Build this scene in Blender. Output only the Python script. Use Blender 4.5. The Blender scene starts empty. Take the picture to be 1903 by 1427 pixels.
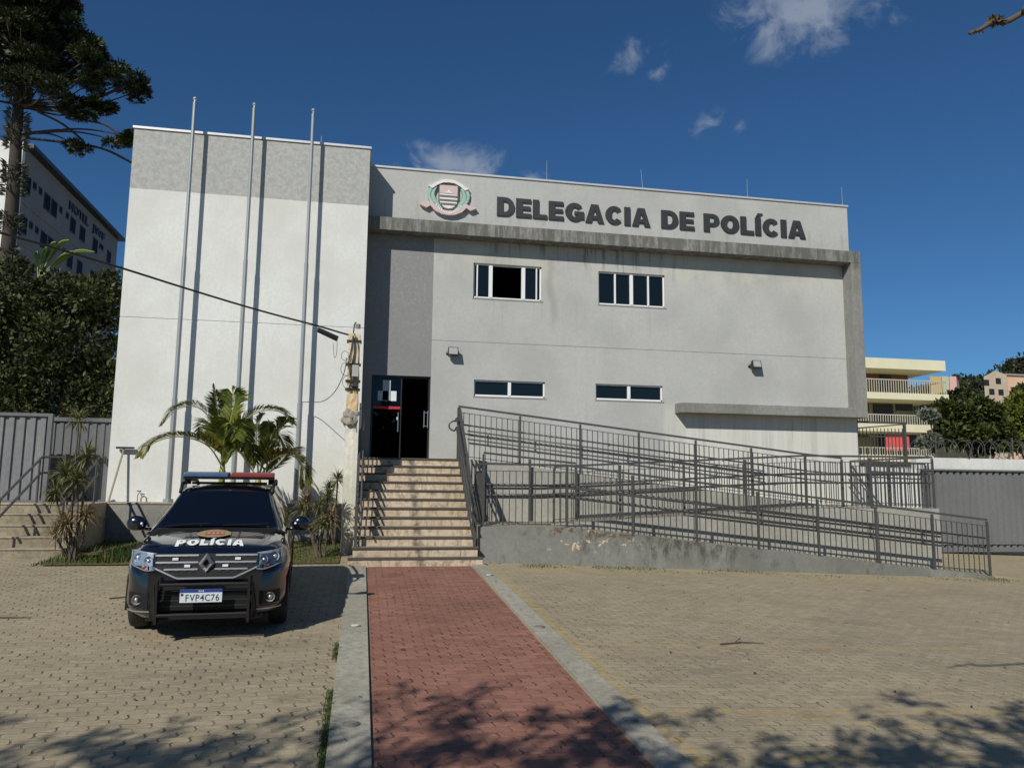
import bpy, math, random
from mathutils import Vector, Matrix, noise as mn
PI = math.pi
R_ = random.Random(7)
scn = bpy.context.scene
COL = scn.collection
OFF = {}

# ---------------------------------------------------------------- mesh helpers
class MB:
    def __init__(s): s.v = []; s.f = []
    def quad(s, *p):
        n = len(s.v); s.v += [tuple(q) for q in p]; s.f.append(tuple(range(n, n+len(p)))); return s
    def box(s, x0, x1, y0, y1, z0, z1):
        n = len(s.v)
        s.v += [(x0,y0,z0),(x1,y0,z0),(x1,y1,z0),(x0,y1,z0),(x0,y0,z1),(x1,y0,z1),(x1,y1,z1),(x0,y1,z1)]
        s.f += [tuple(n+i for i in q) for q in ((0,3,2,1),(4,5,6,7),(0,1,5,4),(1,2,6,5),(2,3,7,6),(3,0,4,7))]
        return s
    def hexa(s, b, t):
        n = len(s.v); s.v += [tuple(q) for q in b] + [tuple(q) for q in t]; k = len(b)
        s.f.append(tuple(n+i for i in reversed(range(k)))); s.f.append(tuple(n+k+i for i in range(k)))
        for i in range(k): j = (i+1) % k; s.f.append((n+i, n+j, n+k+j, n+k+i))
        return s
    def tube(s, pts, r, n=6, cap=True):
        pts = [Vector(p) for p in pts]; m = len(pts)
        rs = r if isinstance(r, (list, tuple)) else [r]*m
        base = len(s.v); up = None
        for i, p in enumerate(pts):
            d = (pts[min(i+1, m-1)] - pts[max(i-1, 0)])
            d = d.normalized() if d.length > 1e-9 else Vector((0,0,1))
            if up is None:
                up = Vector((0,0,1)) if abs(d.z) < .9 else Vector((1,0,0))
            a = d.cross(up).normalized(); b = a.cross(d).normalized(); up = b
            for k in range(n):
                t = 2*PI*k/n + PI/n; q = p + (a*math.cos(t)+b*math.sin(t))*rs[i]; s.v.append(tuple(q))
        for i in range(m-1):
            for k in range(n):
                k2 = (k+1) % n; s.f.append((base+i*n+k, base+i*n+k2, base+(i+1)*n+k2, base+(i+1)*n+k))
        if cap:
            s.f.append(tuple(base+k for k in range(n))[::-1]); s.f.append(tuple(base+(m-1)*n+k for k in range(n)))
        return s
    def bar(s, p, q, w, h):   # rectangular bar from p to q: w across, h in height
        p = Vector(p); q = Vector(q); d = (q-p).normalized()
        u = Vector((0,0,1)) if abs(d.z) < .95 else Vector((0,1,0))
        a = d.cross(u).normalized()*w/2; b = a.cross(d).normalized()*h/2
        s.hexa([p-a-b, p+a-b, p+a+b, p-a+b], [q-a-b, q+a-b, q+a+b, q-a+b]); return s
    def prism(s, poly, y0, y1):   # poly of (x, z), extruded in y
        s.hexa([(x, y1, z) for x, z in poly], [(x, y0, z) for x, z in poly]); return s
    def prismx(s, poly, x0, x1):  # poly of (y, z)
        s.hexa([(x0, y, z) for y, z in poly], [(x1, y, z) for y, z in poly]); return s
    def grid(s, rows):
        n = len(s.v); m = len(rows[0])
        for r in rows: s.v += [tuple(p) for p in r]
        for i in range(len(rows)-1):
            for j in range(m-1):
                s.f.append((n+i*m+j, n+i*m+j+1, n+(i+1)*m+j+1, n+(i+1)*m+j))
        return s
    def sphere(s, c, r, nu=10, nv=6, jit=0, rng=None):
        rx, ry, rz = r if isinstance(r, tuple) else (r, r, r)
        rows = []
        for i in range(nv+1):
            ph = PI*i/nv; row = []
            for j in range(nu+1):
                th = 2*PI*(j % nu)/nu
                k = 1 + (jit*mn.noise(Vector((math.cos(th)*math.sin(ph)*2+c[0], math.sin(th)*math.sin(ph)*2+c[1], math.cos(ph)*2+c[2]))) if jit else 0)
                row.append((c[0]+rx*k*math.sin(ph)*math.cos(th), c[1]+ry*k*math.sin(ph)*math.sin(th), c[2]+rz*k*math.cos(ph)))
            rows.append(row)
        return s.grid(rows)
    def build(s, name, mat, parent=None, smooth=False, bevel=0, fixn=True):
        o0 = OFF.get(parent.name, Vector((0,0,0))) if parent else Vector((0,0,0))
        me = bpy.data.meshes.new(name)
        me.from_pydata([(a-o0.x, b-o0.y, c-o0.z) for a, b, c in s.v], [], s.f)
        if fixn:
            import bmesh
            bm = bmesh.new(); bm.from_mesh(me)
            bmesh.ops.recalc_face_normals(bm, faces=bm.faces[:]); bm.to_mesh(me); bm.free()
        if smooth: me.polygons.foreach_set('use_smooth', [True]*len(me.polygons))
        me.materials.append(mat)
        o = bpy.data.objects.new(name, me); COL.objects.link(o)
        if parent: o.parent = parent
        OFF[o.name] = o0
        if bevel:
            b = o.modifiers.new('Bevel', 'BEVEL'); b.width = bevel; b.segments = 2; b.limit_method = 'ANGLE'; b.angle_limit = math.radians(40)
        return o
def tag(o, label=None, cat=None, group=None, kind=None):
    if label: o['label'] = label
    if cat: o['category'] = cat
    if group: o['group'] = group
    if kind: o['kind'] = kind
    return o
def thing(name, loc, label, cat, group=None):
    o = bpy.data.objects.new(name, None); COL.objects.link(o); o.location = loc; o.empty_display_size = .2
    OFF[o.name] = Vector(loc); return tag(o, label, cat, group)
def copy_tree(o, parent=None):
    c = o.copy(); COL.objects.link(c)
    if parent: c.parent = parent
    for ch in list(o.children): copy_tree(ch, c)
    return c
def letters(txt, mat, parent, name, place, height, width=None, depth=.03, bold=.0, group_one=False, gap=0):
    """real extruded lettering: place(x, z, y) maps flat letter coordinates (x along, z up, y out) to the world"""
    out = []; x = 0.0; glyphs = []
    for ch in txt:
        if ch == ' ': x += .33; continue
        cu = bpy.data.curves.new('t', 'FONT'); cu.body = ch; cu.size = 1.0; cu.offset = bold; cu.extrude = .5; cu.resolution_u = 6
        ob = bpy.data.objects.new('t', cu); COL.objects.link(ob)
        dg = bpy.context.evaluated_depsgraph_get(); me = bpy.data.meshes.new_from_object(ob.evaluated_get(dg))
        vs = [tuple(v.co) for v in me.vertices]; fs = [tuple(p.vertices) for p in me.polygons]
        bpy.data.objects.remove(ob); bpy.data.curves.remove(cu); bpy.data.meshes.remove(me)
        mnx = min(v[0] for v in vs); mxx = max(v[0] for v in vs)
        glyphs.append((x-mnx, vs, fs)); x += (mxx-mnx) + .055 + gap
    tot = x-.055-gap; H = .73+2*bold; sx = (width/tot) if width else height/H; sz = height/H
    allm = MB()
    for gx, vs, fs in glyphs:
        m = allm if group_one else MB(); n = len(m.v)
        m.v += [tuple(place((vx+gx)*sx, (vy+bold)*sz, (.5-vz)*depth if False else (vz+.5)*depth)) for vx, vy, vz in vs]
        m.f += [tuple(n+i for i in f) for f in fs]
        if not group_one: out.append(m.build(name, mat, parent))
    if group_one: out.append(allm.build(name, mat, parent))
    return out

def block_letters(txt, mat, parent, name, place, height, width, depth, one=False, gap=.075):
    """heavy grotesque capitals built from butted convex pieces"""
    W = dict(D=.80, E=.70, L=.66, G=.88, A=.88, C=.84, I=.30, P=.76, O=.90); W['Í'] = .30
    def arc(w, a0, a1, tx=.29, ty=.235, cx=None, cy=.5, rx=None, ry=.5, n=14):
        cx = w/2 if cx is None else cx; rx = w/2 if rx is None else rx; P = []
        for i in range(n):
            a, b = (math.radians(a0+(a1-a0)*k/n) for k in (i, i+1))
            P.append([(cx+(rx-tx)*math.cos(a), cy+(ry-ty)*math.sin(a)), (cx+rx*math.cos(a), cy+ry*math.sin(a)), (cx+rx*math.cos(b), cy+ry*math.sin(b)), (cx+(rx-tx)*math.cos(b), cy+(ry-ty)*math.sin(b))])
        return P
    def bx(a, b, c, d): return [(a, c), (b, c), (b, d), (a, d)]
    def glyph(ch):
        w = W[ch]; t = .28
        if ch == 'I': return [bx(0, t, 0, 1)]
        if ch == 'Í': return [bx(0, t, 0, 1), [(.05, 1.07), (.20, 1.07), (.40, 1.25), (.14, 1.25)]]
        if ch == 'L': return [bx(0, t, 0, 1), bx(t, w, 0, .22)]
        if ch == 'E': return [bx(0, t, 0, 1), bx(t, w, 0, .21), bx(t, w*.94, .40, .60), bx(t, w*.98, .79, 1)]
        if ch == 'D': return [bx(0, t, 0, 1), bx(t, .36, 0, .22), bx(t, .36, .78, 1)] + arc(w, -90, 90, tx=.26, ty=.22, cx=.36, rx=w-.36)
        if ch == 'P': return [bx(0, t, 0, 1), bx(t, .42, .31, .50), bx(t, .42, .81, 1)] + arc(w, -90, 90, tx=.25, ty=.19, cx=.42, cy=.655, rx=w-.42, ry=.345)
        if ch == 'O': return arc(w, 0, 360, n=26)
        if ch == 'C': return arc(w, 38, 322, n=22)
        if ch == 'G': return arc(w, 38, 318, n=22) + ['p', bx(.60, w, .13, .36), bx(.44, w, .36, .54)]
        if ch == 'A':
            a = .34; oL = lambda y: (w/2-a/2)*y; oR = lambda y: w-oL(y); iL = lambda y: .28+(w/2-a/2)*y; hw = .105
            return [[(0,0), (.28,0), (iL(.18),.18), (oL(.18),.18)], [(w-.28,0), (w,0), (oR(.18),.18), (w-iL(.18),.18)], [(oL(.18),.18), (oR(.18),.18), (oR(.38),.38), (oL(.38),.38)],
                    [(oL(.38),.38), (w/2-hw,.38), (w/2,.72), (oL(.72),.72)], [(w/2+hw,.38), (oR(.38),.38), (oR(.72),.72), (w/2,.72)], [(oL(.72),.72), (oR(.72),.72), (oR(1),1), (oL(1),1)]]
    tot = sum(W[c] for c in txt)+gap*(len(txt)-1); sx = width/tot; x = 0; am = MB()
    for ch in txt:
        m = am if one else MB(); pr = 0
        for g in glyph(ch):
            if g == 'p': pr = .06; continue
            m.hexa([place((x+a)*sx, b*height, 0) for a, b in g], [place((x+a)*sx, b*height, depth*(1+pr)) for a, b in g])
        if not one: m.build(name, mat, parent)
        x += W[ch]+gap
    if one: am.build(name, mat, parent)
# ---------------------------------------------------------------- material helpers
class NT:
    def __init__(s, name):
        s.m = bpy.data.materials.new(name); s.m.use_nodes = True; s.t = s.m.node_tree; s.n = s.t.nodes; s.l = s.t.links
        s.b = s.n['Principled BSDF']; s.out = s.n['Material Output']
    def new(s, typ, **kw):
        x = s.n.new(typ)
        for k, v in kw.items():
            if isinstance(v, (int, float, str, bool)) and hasattr(x, k): setattr(x, k, v)
        return x
    def put(s, sock, v):
        if isinstance(v, bpy.types.NodeSocket): s.l.new(v, sock)
        elif isinstance(v, (tuple, list)) and len(v) == 3 and sock.type == 'RGBA': sock.default_value = (*v, 1)
        else: sock.default_value = v
    def math(s, op, a, b=0.0, c=None, clamp=False):
        x = s.n.new('ShaderNodeMath'); x.operation = op; x.use_clamp = clamp
        s.put(x.inputs[0], a); s.put(x.inputs[1], b)
        if c is not None: s.put(x.inputs[2], c)
        return x.outputs[0]
    def pos(s):
        if not hasattr(s, '_p'): s._p = s.n.new('ShaderNodeNewGeometry').outputs['Position']
        return s._p
    def obj(s):
        if not hasattr(s, '_o'): s._o = s.n.new('ShaderNodeTexCoord').outputs['Object']
        return s._o
    def map(s, vec, scale=(1,1,1), loc=(0,0,0), rot=(0,0,0)):
        x = s.n.new('ShaderNodeMapping'); s.l.new(vec, x.inputs[0]); x.inputs['Location'].default_value = loc
        x.inputs['Rotation'].default_value = rot; x.inputs['Scale'].default_value = scale; return x.outputs[0]
    def noise(s, vec, scale=5, detail=4, rough=.55, dist=0):
        x = s.n.new('ShaderNodeTexNoise'); s.l.new(vec, x.inputs['Vector']); x.inputs['Scale'].default_value = scale
        x.inputs['Detail'].default_value = detail; x.inputs['Roughness'].default_value = rough; x.inputs['Distortion'].default_value = dist
        return x.outputs['Fac']
    def ramp(s, v, a, b, lo=0.0, hi=1.0):
        x = s.n.new('ShaderNodeMapRange'); x.interpolation_type = 'SMOOTHSTEP'; s.put(x.inputs[0], v)
        x.inputs[1].default_value = a; x.inputs[2].default_value = b; x.inputs[3].default_value = lo; x.inputs[4].default_value = hi
        return x.outputs[0]
    def mix(s, f, a, b, mode='MIX'):
        x = s.n.new('ShaderNodeMix'); x.data_type = 'RGBA'; x.blend_type = mode
        s.put(x.inputs[0], f); s.put(x.inputs[6], a); s.put(x.inputs[7], b); return x.outputs[2]
    def bump(s, h, strength=.3, dist=.01):
        x = s.n.new('ShaderNodeBump'); x.inputs['Strength'].default_value = strength; x.inputs['Distance'].default_value = dist
        s.put(x.inputs['Height'], h); s.l.new(x.outputs[0], s.b.inputs['Normal'])
    def xyz(s, vec):
        x = s.n.new('ShaderNodeSeparateXYZ'); s.l.new(vec, x.inputs[0]); return x.outputs
    def comb(s, x, y, z):
        c = s.n.new('ShaderNodeCombineXYZ'); s.put(c.inputs[0], x); s.put(c.inputs[1], y); s.put(c.inputs[2], z); return c.outputs[0]
    def fin(s, col, rough=.8, metal=0.0, spec=None, coat=None):
        s.put(s.b.inputs['Base Color'], col); s.put(s.b.inputs['Roughness'], rough); s.put(s.b.inputs['Metallic'], metal)
        if spec is not None: s.put(s.b.inputs['Specular IOR Level'], spec)
        if coat is not None: s.put(s.b.inputs['Coat Weight'], coat); s.b.inputs['Coat Roughness'].default_value = .04
        return s.m
def scal(c, k): return tuple(min(1, x*k) for x in c)
def simple(name, c, rough=.6, metal=0.0, var=.12, scale=6, bump=0, coat=None, spec=None, coord='obj'):
    t = NT(name); p = t.obj() if coord == 'obj' else t.pos()
    n = t.noise(p, scale, 5); col = t.mix(n, scal(c, 1-var), scal(c, 1+var))
    if bump: t.bump(t.noise(p, scale*8, 3), bump, .004)
    return t.fin(col, rough, metal, spec, coat)
def plaster(name, c, grain=.06, stain=(.55,.55,.5), stain_amt=.25, streak=.5, seedz=0, bump=.25, extra=None):
    t = NT(name); p = t.pos()
    big = t.noise(p, .7, 5, .6); fine = t.noise(p, 14, 5, .65)
    tr = t.noise(t.map(p, (1,1,.35), (seedz,0,0)), 5, 6, .7)
    col = t.mix(t.ramp(fine, .3, .7), scal(c, 1-grain), scal(c, 1+grain))
    col = t.mix(t.ramp(big, .35, .7, 0, stain_amt), col, tuple(a*b for a, b in zip(c, stain)))
    st = t.ramp(t.noise(t.map(p, (5,5,.28), (seedz,3,0)), 1.3, 5, .7), .52, .74, 0, streak*.5)
    col = t.mix(st, col, tuple(a*b for a, b in zip(c, stain)))
    col = t.mix(t.ramp(tr, .5, .8, 0, .18), col, scal(c, 1.22))
    if extra: col = extra(t, p, col)
    t.bump(t.noise(p, 45, 4, .7), bump, .006)
    return t.fin(col, .9, spec=.25)
def leafmat(name, cols, rough=.55, trans=.12):
    t = NT(name); g = t.n.new('ShaderNodeNewGeometry'); r = g.outputs['Random Per Island']
    cr = t.n.new('ShaderNodeValToRGB'); t.l.new(r, cr.inputs[0]); e = cr.color_ramp.elements
    e[0].position = 0; e[0].color = (*cols[0], 1); e[1].position = 1; e[1].color = (*cols[-1], 1)
    for i, c in enumerate(cols[1:-1], 1):
        k = e.new(i/(len(cols)-1)); k.color = (*c, 1)
    t.fin(cr.outputs[0], rough, spec=.35)
    if trans:
        tl = t.n.new('ShaderNodeBsdfTranslucent'); t.l.new(cr.outputs[0], tl.inputs[0])
        ms = t.n.new('ShaderNodeMixShader'); ms.inputs[0].default_value = trans
        t.l.new(t.b.outputs[0], ms.inputs[1]); t.l.new(tl.outputs[0], ms.inputs[2]); t.l.new(ms.outputs[0], t.out.inputs[0])
    return t.m

# ---------------------------------------------------------------- camera, sun, sky
CAMZ = 1.33
MC = ((0.98201407,0.18556232,-0.03485661),(-0.18850661,0.97401739,-0.1255204),(0.01065909,0.1298335,0.99147851))
cam = bpy.data.objects.new('camera', bpy.data.cameras.new('camera')); COL.objects.link(cam)
cam.matrix_world = Matrix(((MC[0][0], MC[0][2], -MC[0][1], 0), (MC[1][0], MC[1][2], -MC[1][1], 0), (MC[2][0], MC[2][2], -MC[2][1], CAMZ), (0,0,0,1)))
cam.data.sensor_width = 36; cam.data.lens = 1450/1903*36; cam.data.clip_end = 3000; cam.data.clip_start = .05
scn.camera = cam
SUND = Vector((.74, 1.0, -.91)).normalized()
sl = bpy.data.lights.new('sun', 'SUN'); sl.energy = 4.0; sl.angle = math.radians(.53); sl.color = (1, .96, .875)
so = bpy.data.objects.new('sun', sl); COL.objects.link(so); so.rotation_euler = SUND.to_track_quat('-Z', 'Y').to_euler(); so.location = (-10,-12,15)
w = bpy.data.worlds.new('World'); scn.world = w; w.use_nodes = True
wt = w.node_tree; wn = wt.nodes; wl = wt.links
bg = wn['Background']; sky = wn.new('ShaderNodeTexSky'); sky.sky_type = 'NISHITA'; sky.sun_disc = False
sky.sun_elevation = math.asin(-SUND.z); sky.sun_rotation = math.atan2(-SUND.x, -SUND.y) % (2*PI)
sky.altitude = 900; sky.air_density = 1.0; sky.dust_density = .25; sky.ozone_density = 2.6
def raydir(px, py):
    a = Vector(((px-951.5)/1450, 1, -(py-713.5)/1450)); return Vector([sum(MC[i][j]*a[j] for j in range(3)) for i in range(3)]).normalized()
def wmath(op, a, b=0.0, clamp=False):
    x = wn.new('ShaderNodeMath'); x.operation = op; x.use_clamp = clamp
    for i, v in enumerate((a, b)):
        if isinstance(v, bpy.types.NodeSocket): wl.new(v, x.inputs[i])
        else: x.inputs[i].default_value = v
    return x.outputs[0]
tc = wn.new('ShaderNodeTexCoord').outputs['Generated']
def wdot(v):
    x = wn.new('ShaderNodeVectorMath'); x.operation = 'DOT_PRODUCT'; wl.new(tc, x.inputs[0]); x.inputs[1].default_value = v; return x.outputs['Value']
nz = wn.new('ShaderNodeTexNoise'); wl.new(tc, nz.inputs['Vector']); nz.inputs['Scale'].default_value = 22; nz.inputs['Detail'].default_value = 8; nz.inputs['Roughness'].default_value = .62; nz.inputs['Distortion'].default_value = .5
tot = None
for (px, py, rx, ry, tilt, amp) in ((1500,12,165,98,-.15,.85), (1560,60,90,50,.2,.5), (1178,105,66,40,.3,.47), (1215,140,44,28,.2,.46), (1305,228,52,32,.2,.42), (1377,237,38,20,0,.42), (850,308,135,48,.12,1.05), (985,330,40,24,0,.55), (780,272,44,16,0,.35)):
    d = raydir(px, py); u = d.cross(Vector((0,0,1))).normalized(); v = u.cross(d).normalized()
    u, v = u*math.cos(tilt)+v*math.sin(tilt), v*math.cos(tilt)-u*math.sin(tilt)
    f = 1450
    a = wmath('MULTIPLY', wdot(u), f/rx); b = wmath('MULTIPLY', wdot(v), f/ry)
    r = wmath('SQRT', wmath('ADD', wmath('MULTIPLY', a, a), wmath('MULTIPLY', b, b)))
    front = wmath('GREATER_THAN', wdot(d), .5)
    k = wmath('MULTIPLY', wmath('MULTIPLY', wmath('SUBTRACT', 1.0, r, True), front), amp)
    tot = k if tot is None else wmath('MAXIMUM', tot, k)
cl = wmath('ADD', tot, wmath('MULTIPLY', wmath('SUBTRACT', nz.outputs['Fac'], .47), 2.2))
mr = wn.new('ShaderNodeMapRange'); mr.interpolation_type = 'SMOOTHSTEP'; wl.new(cl, mr.inputs[0]); mr.inputs[1].default_value = .18; mr.inputs[2].default_value = 1.0; mr.inputs[4].default_value = .62
msk = wmath('MULTIPLY', mr.outputs[0], wmath('MULTIPLY', tot, 6.0, True))
mx = wn.new('ShaderNodeMix'); mx.data_type = 'RGBA'; wl.new(msk, mx.inputs[0]); tn = wn.new('ShaderNodeMix'); tn.data_type = 'RGBA'; tn.blend_type = 'MULTIPLY'; tn.inputs[0].default_value = 1; wl.new(sky.outputs[0], tn.inputs[6]); tn.inputs[7].default_value = (.46,.84,1.15,1); wl.new(tn.outputs[2], mx.inputs[6]); mx.inputs[7].default_value = (6.2, 7.0, 8.2, 1)
wl.new(mx.outputs[2], bg.inputs[0]); bg.inputs[1].default_value = .058
scn.view_settings.view_transform = 'Standard'; scn.view_settings.look = 'None'; scn.view_settings.exposure = 0; scn.view_settings.gamma = 1

# ---------------------------------------------------------------- ground
def sm(t): t = max(0, min(1, t)); return t*t*(3-2*t)
def G(x, y):
    yy = max(-3, min(19, y)); xx = max(2.0, min(22, x))
    return -.02 + .049*(yy-13.7) - .037*(xx-2.0)
def axis(a, b, n): return [a+(b-a)*i/n for i in range(n+1)]
def paver_mat(name, base, w=.21, h=.105, moss=.0, dirt=.5, yellow=None, var=.12, pale=None, hjs=.55):
    t = NT(name); p = t.pos(); X = t.xyz(p)
    wob = t.noise(p, .8, 2)
    px = t.math('ADD', X[0], t.math('MULTIPLY', t.math('PINGPONG', X[1], h*.5), .4))
    py = t.math('ADD', X[1], t.math('MULTIPLY', t.math('PINGPONG', X[0], w*.25), .22))
    py = t.math('ADD', py, t.math('MULTIPLY', wob, .05)); px = t.math('ADD', px, t.math('MULTIPLY', wob, .05))
    iy = t.math('FLOOR', t.math('DIVIDE', py, h)); fy = t.math('FRACT', t.math('DIVIDE', py, h))
    ux = t.math('ADD', t.math('DIVIDE', px, w), t.math('MULTIPLY', t.math('MODULO', t.math('ADD', iy, 1000.0), 2.0), .5))
    ix = t.math('FLOOR', ux); fx = t.math('FRACT', ux)
    dx = t.math('MULTIPLY', t.math('MINIMUM', fx, t.math('SUBTRACT', 1.0, fx)), w); dy = t.math('MULTIPLY', t.math('MINIMUM', fy, t.math('SUBTRACT', 1.0, fy)), h)
    jn = t.noise(p, 2.6, 4, .7); jw = t.ramp(jn, .35, .65, .12, 1.0)
    vj = t.math('MULTIPLY', t.ramp(dx, .004, .011, 1, 0), t.math('MULTIPLY', jw, t.ramp(X[0], 2.0, 3.0, .9, .62))); hj = t.ramp(dy, .002, .007, 1, 0)
    wn_ = t.n.new('ShaderNodeTexWhiteNoise'); t.l.new(t.comb(ix, iy, 0), wn_.inputs['Vector'])
    cellv = wn_.outputs['Value']
    c = t.mix(cellv, scal(base, 1-var), scal(base, 1+var))
    big = t.noise(p, .55, 6, .65); mid = t.noise(p, 3.2, 6, .7); fine = t.noise(p, 60, 4, .8)
    c = t.mix(t.ramp(big, .35, .68, 0, dirt), c, tuple(a*b for a, b in zip(base, (.66,.68,.68))))
    pt = t.ramp(t.noise(t.map(p, (.6,1.5,1), (11,4,0)), .9, 5, .65), .52, .66, 0, .38); c = t.mix(pt, c, tuple(a*b for a, b in zip(base, (.52,.52,.5))))
    oil = t.ramp(t.noise(t.map(p, (1,1,1), (31,4,0)), 1.6, 4, .55), .68, .76, 0, .55); c = t.mix(oil, c, scal(base, .3))
    c = t.mix(t.ramp(mid, .45, .75, 0, .5), c, pale or scal(base, 1.3))
    c = t.mix(t.ramp(fine, .3, .75, 0, .32), c, scal(base, .5))
    sx_ = t.noise(t.map(p, (9,26,1)), 1.0, 5, .75); c = t.mix(t.ramp(sx_, .5, .68, 0, .5), c, scal(base, 1.45)); c = t.mix(t.ramp(sx_, .47, .33, 0, .45) if False else t.ramp(sx_, .30, .45, .5, 0), c, scal(base, .5))
    sp = t.noise(p, 17, 3, .6); c = t.mix(t.ramp(sp, .66, .74, 0, .6), c, scal(base, .4))
    hl = t.math('MULTIPLY', t.ramp(dy, .007, .013, 1, 0), t.math('SUBTRACT', 1.0, hj))
    c = t.mix(t.math('MULTIPLY', hl, .22), c, scal(base, 1.7))
    c = t.mix(t.math('MULTIPLY', hj, hjs), c, scal(base, .55)); vc = scal(base, .24)
    vcm = t.mix(t.ramp(t.noise(p, 1.4, 4), .45, .62, 0, moss), vc, (.05,.075,.02)) if moss else vc
    c = t.mix(vj, c, vcm); mort = t.math('MAXIMUM', t.math('MULTIPLY', hj, .5), vj)
    if yellow: c = yellow(t, p, X, c, mort)
    hgt = t.math('ADD', t.math('MULTIPLY', mort, -1.0), t.math('MULTIPLY', fine, .3))
    hgt = t.math('ADD', hgt, t.math('MULTIPLY', cellv, .35))
    t.bump(hgt, .8, .009)
    return t.fin(c, .88, spec=.25)
def yel(t, p, X, c, mort):
    m = None
    def band(v, a, b, soft=.02):
        lo = t.ramp(v, a-soft, a+soft); hi = t.ramp(v, b-soft, b+soft, 1, 0); return t.math('MULTIPLY', lo, hi)
    right = t.ramp(X[0], 2.2, 2.3)
    e1 = band(X[0], 2.2, 2.31)
    lines = [e1]
    for y0 in (8.18, 6.12, 5.16):
        yy = t.math('ADD', X[1], t.math('MULTIPLY', X[0], .018 if y0 < 7 else .003))
        lines.append(t.math('MULTIPLY', band(yy, y0-.05, y0+.05, .03), t.math('MULTIPLY', right, t.ramp(X[0], 6.6, 7.6, 1, 0))))
    yb = t.math('ADD', X[1], t.math('MULTIPLY', X[0], .2375)); lines.append(t.math('MULTIPLY', band(yb, 6.68, 6.77), t.math('MULTIPLY', t.ramp(X[0], 3.0, 3.4), t.ramp(X[0], 5.2, 5.8, 1, 0))))
    m = lines[0]
    for l in lines[1:]: m = t.math('MAXIMUM', m, l)
    wear = t.ramp(t.noise(p, 9, 6, .8), .44, .62)
    wear = t.math('MAXIMUM', t.math('MULTIPLY', wear, .75), t.math('MULTIPLY', mort, .8))
    m = t.math('MULTIPLY', m, t.math('MULTIPLY', wear, .85))
    c = t.mix(m, c, (.50,.34,.10))
    # sandy dust gathered along the foot of the ramp wall
    d = t.math('MULTIPLY', t.ramp(X[1], 12.2, 13.6), t.ramp(X[0], 1.9, 2.6))
    d = t.math('MULTIPLY', d, t.ramp(t.noise(p, 2.5, 6, .7), .38, .62, .1, .75))
    c = t.mix(d, c, (.40,.33,.19))
    return c
M = {}
M['pav'] = paver_mat('grey_pavers', (.365,.305,.205), moss=.5, yellow=yel)
M['red'] = paver_mat('red_pavers', (.31,.150,.108), moss=.2, dirt=.6, var=.22,  pale=(.33,.15,.115))
def conc(name, c, **k): return plaster(name, c, **k)
def specks(t, p, col):
    v = t.n.new('ShaderNodeTexVoronoi'); t.l.new(p, v.inputs['Vector']); v.inputs['Scale'].default_value = 55
    return t.mix(t.ramp(v.outputs['Distance'], .1, .4, .45, 0), col, (.5,.48,.4))
M['kerb'] = plaster('kerb_concrete', (.36,.335,.27), grain=.2, stain=(.5,.52,.48), stain_amt=.5, streak=.3, extra=specks, bump=.5)
xs = [-400,-200,-80,-40] + axis(-20, 26, 92) + [40,80,200,400,900]; ys = [-300,-60,-20] + axis(-6, 20, 52) + [40,90,200,500,1200]
g = MB().grid([[(x, y, G(x, y) - (.0 if y < 60 else 3)) for x in xs] for y in ys])
o = g.build('parking_ground', M['pav'], smooth=True); tag(o, kind='structure')
def strip(name, xa, xb, ya, yb, h, mat, n=30):
    m = MB(); top = [[(xa+(xb-xa)*i/3, y, G(xa+(xb-xa)*i/3, y)+h) for i in range(4)] for y in axis(ya, yb, n)]
    m.grid(top)
    for s, x in ((0, xa), (3, xb)):
        m.grid([[r[s], (x, r[s][1], G(x, r[s][1])-.05)] for r in top])
    m.grid([[top[0][0], top[0][-1]], [(xa, ya, G(xa,ya)-.05), (xb, ya, G(xb,ya)-.05)]])
    return m.build(name, mat)
tag(strip('red_path', .14, 1.90, -3, 13.5, .004, M['red']), kind='structure')
tag(strip('kerb', -.16, .125, -3, 13.45, .03, M['kerb']), kind='structure')
tag(strip('kerb', 1.915, 2.15, -3, 13.55, .03, M['kerb']), kind='structure')
# grass joints along the left kerb, weeds at the ramp wall
M['grass'] = leafmat('grass_blades', ((.03,.06,.012), (.05,.1,.02), (.10,.13,.035), (.16,.15,.06)), .6, .2)
M['drygrass'] = leafmat('dry_grass', ((.06,.075,.02), (.14,.13,.045), (.2,.17,.07), (.05,.07,.02)), .7, .1)
def blades(m, x, y, z, h, w, rng, lean=.5):
    a = rng.uniform(0, 2*PI); l = rng.uniform(.1, lean)*h; dx, dy = math.cos(a), math.sin(a); sx, sy = -dy*w, dx*w
    p0 = (x-sx, y-sy, z); p1 = (x+sx, y+sy, z)
    q0 = (x+dx*l*.4-sx*.8, y+dy*l*.4-sy*.8, z+h*.6); q1 = (x+dx*l*.4+sx*.8, y+dy*l*.4+sy*.8, z+h*.6)
    t = (x+dx*l, y+dy*l, z+h)
    n = len(m.v); m.v += [p0, p1, q1, q0, t]; m.f += [(n, n+1, n+2, n+3), (n+3, n+2, n+4)]
m = MB()
for i in range(5200):
    y = R_.uniform(3.5, 9.5); x = -.175 + R_.gauss(0, .018)
    if mn.noise(Vector((0, y*1.3, 3))) + (.35 if y < 6.8 else -.1) < R_.uniform(-.1, .4): continue
    blades(m, x, y, G(x, y)-.005, R_.uniform(.015, .05), .004, R_, 1.2)
tag(m.build('kerb_grass', M['grass'], fixn=False), 'low green weeds growing in the joint left of the left kerb', 'grass', kind='stuff')
m = MB()
for i in range(5200):
    x = R_.uniform(2.2, 13.2); y = 13.86 - abs(R_.gauss(0, .22))
    if mn.noise(Vector((x*1.1, y*2, 9))) < R_.uniform(-.2, .45): continue
    blades(m, x, y, G(x, y)-.005, R_.uniform(.01, .05), .006, R_, 1.6)
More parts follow.
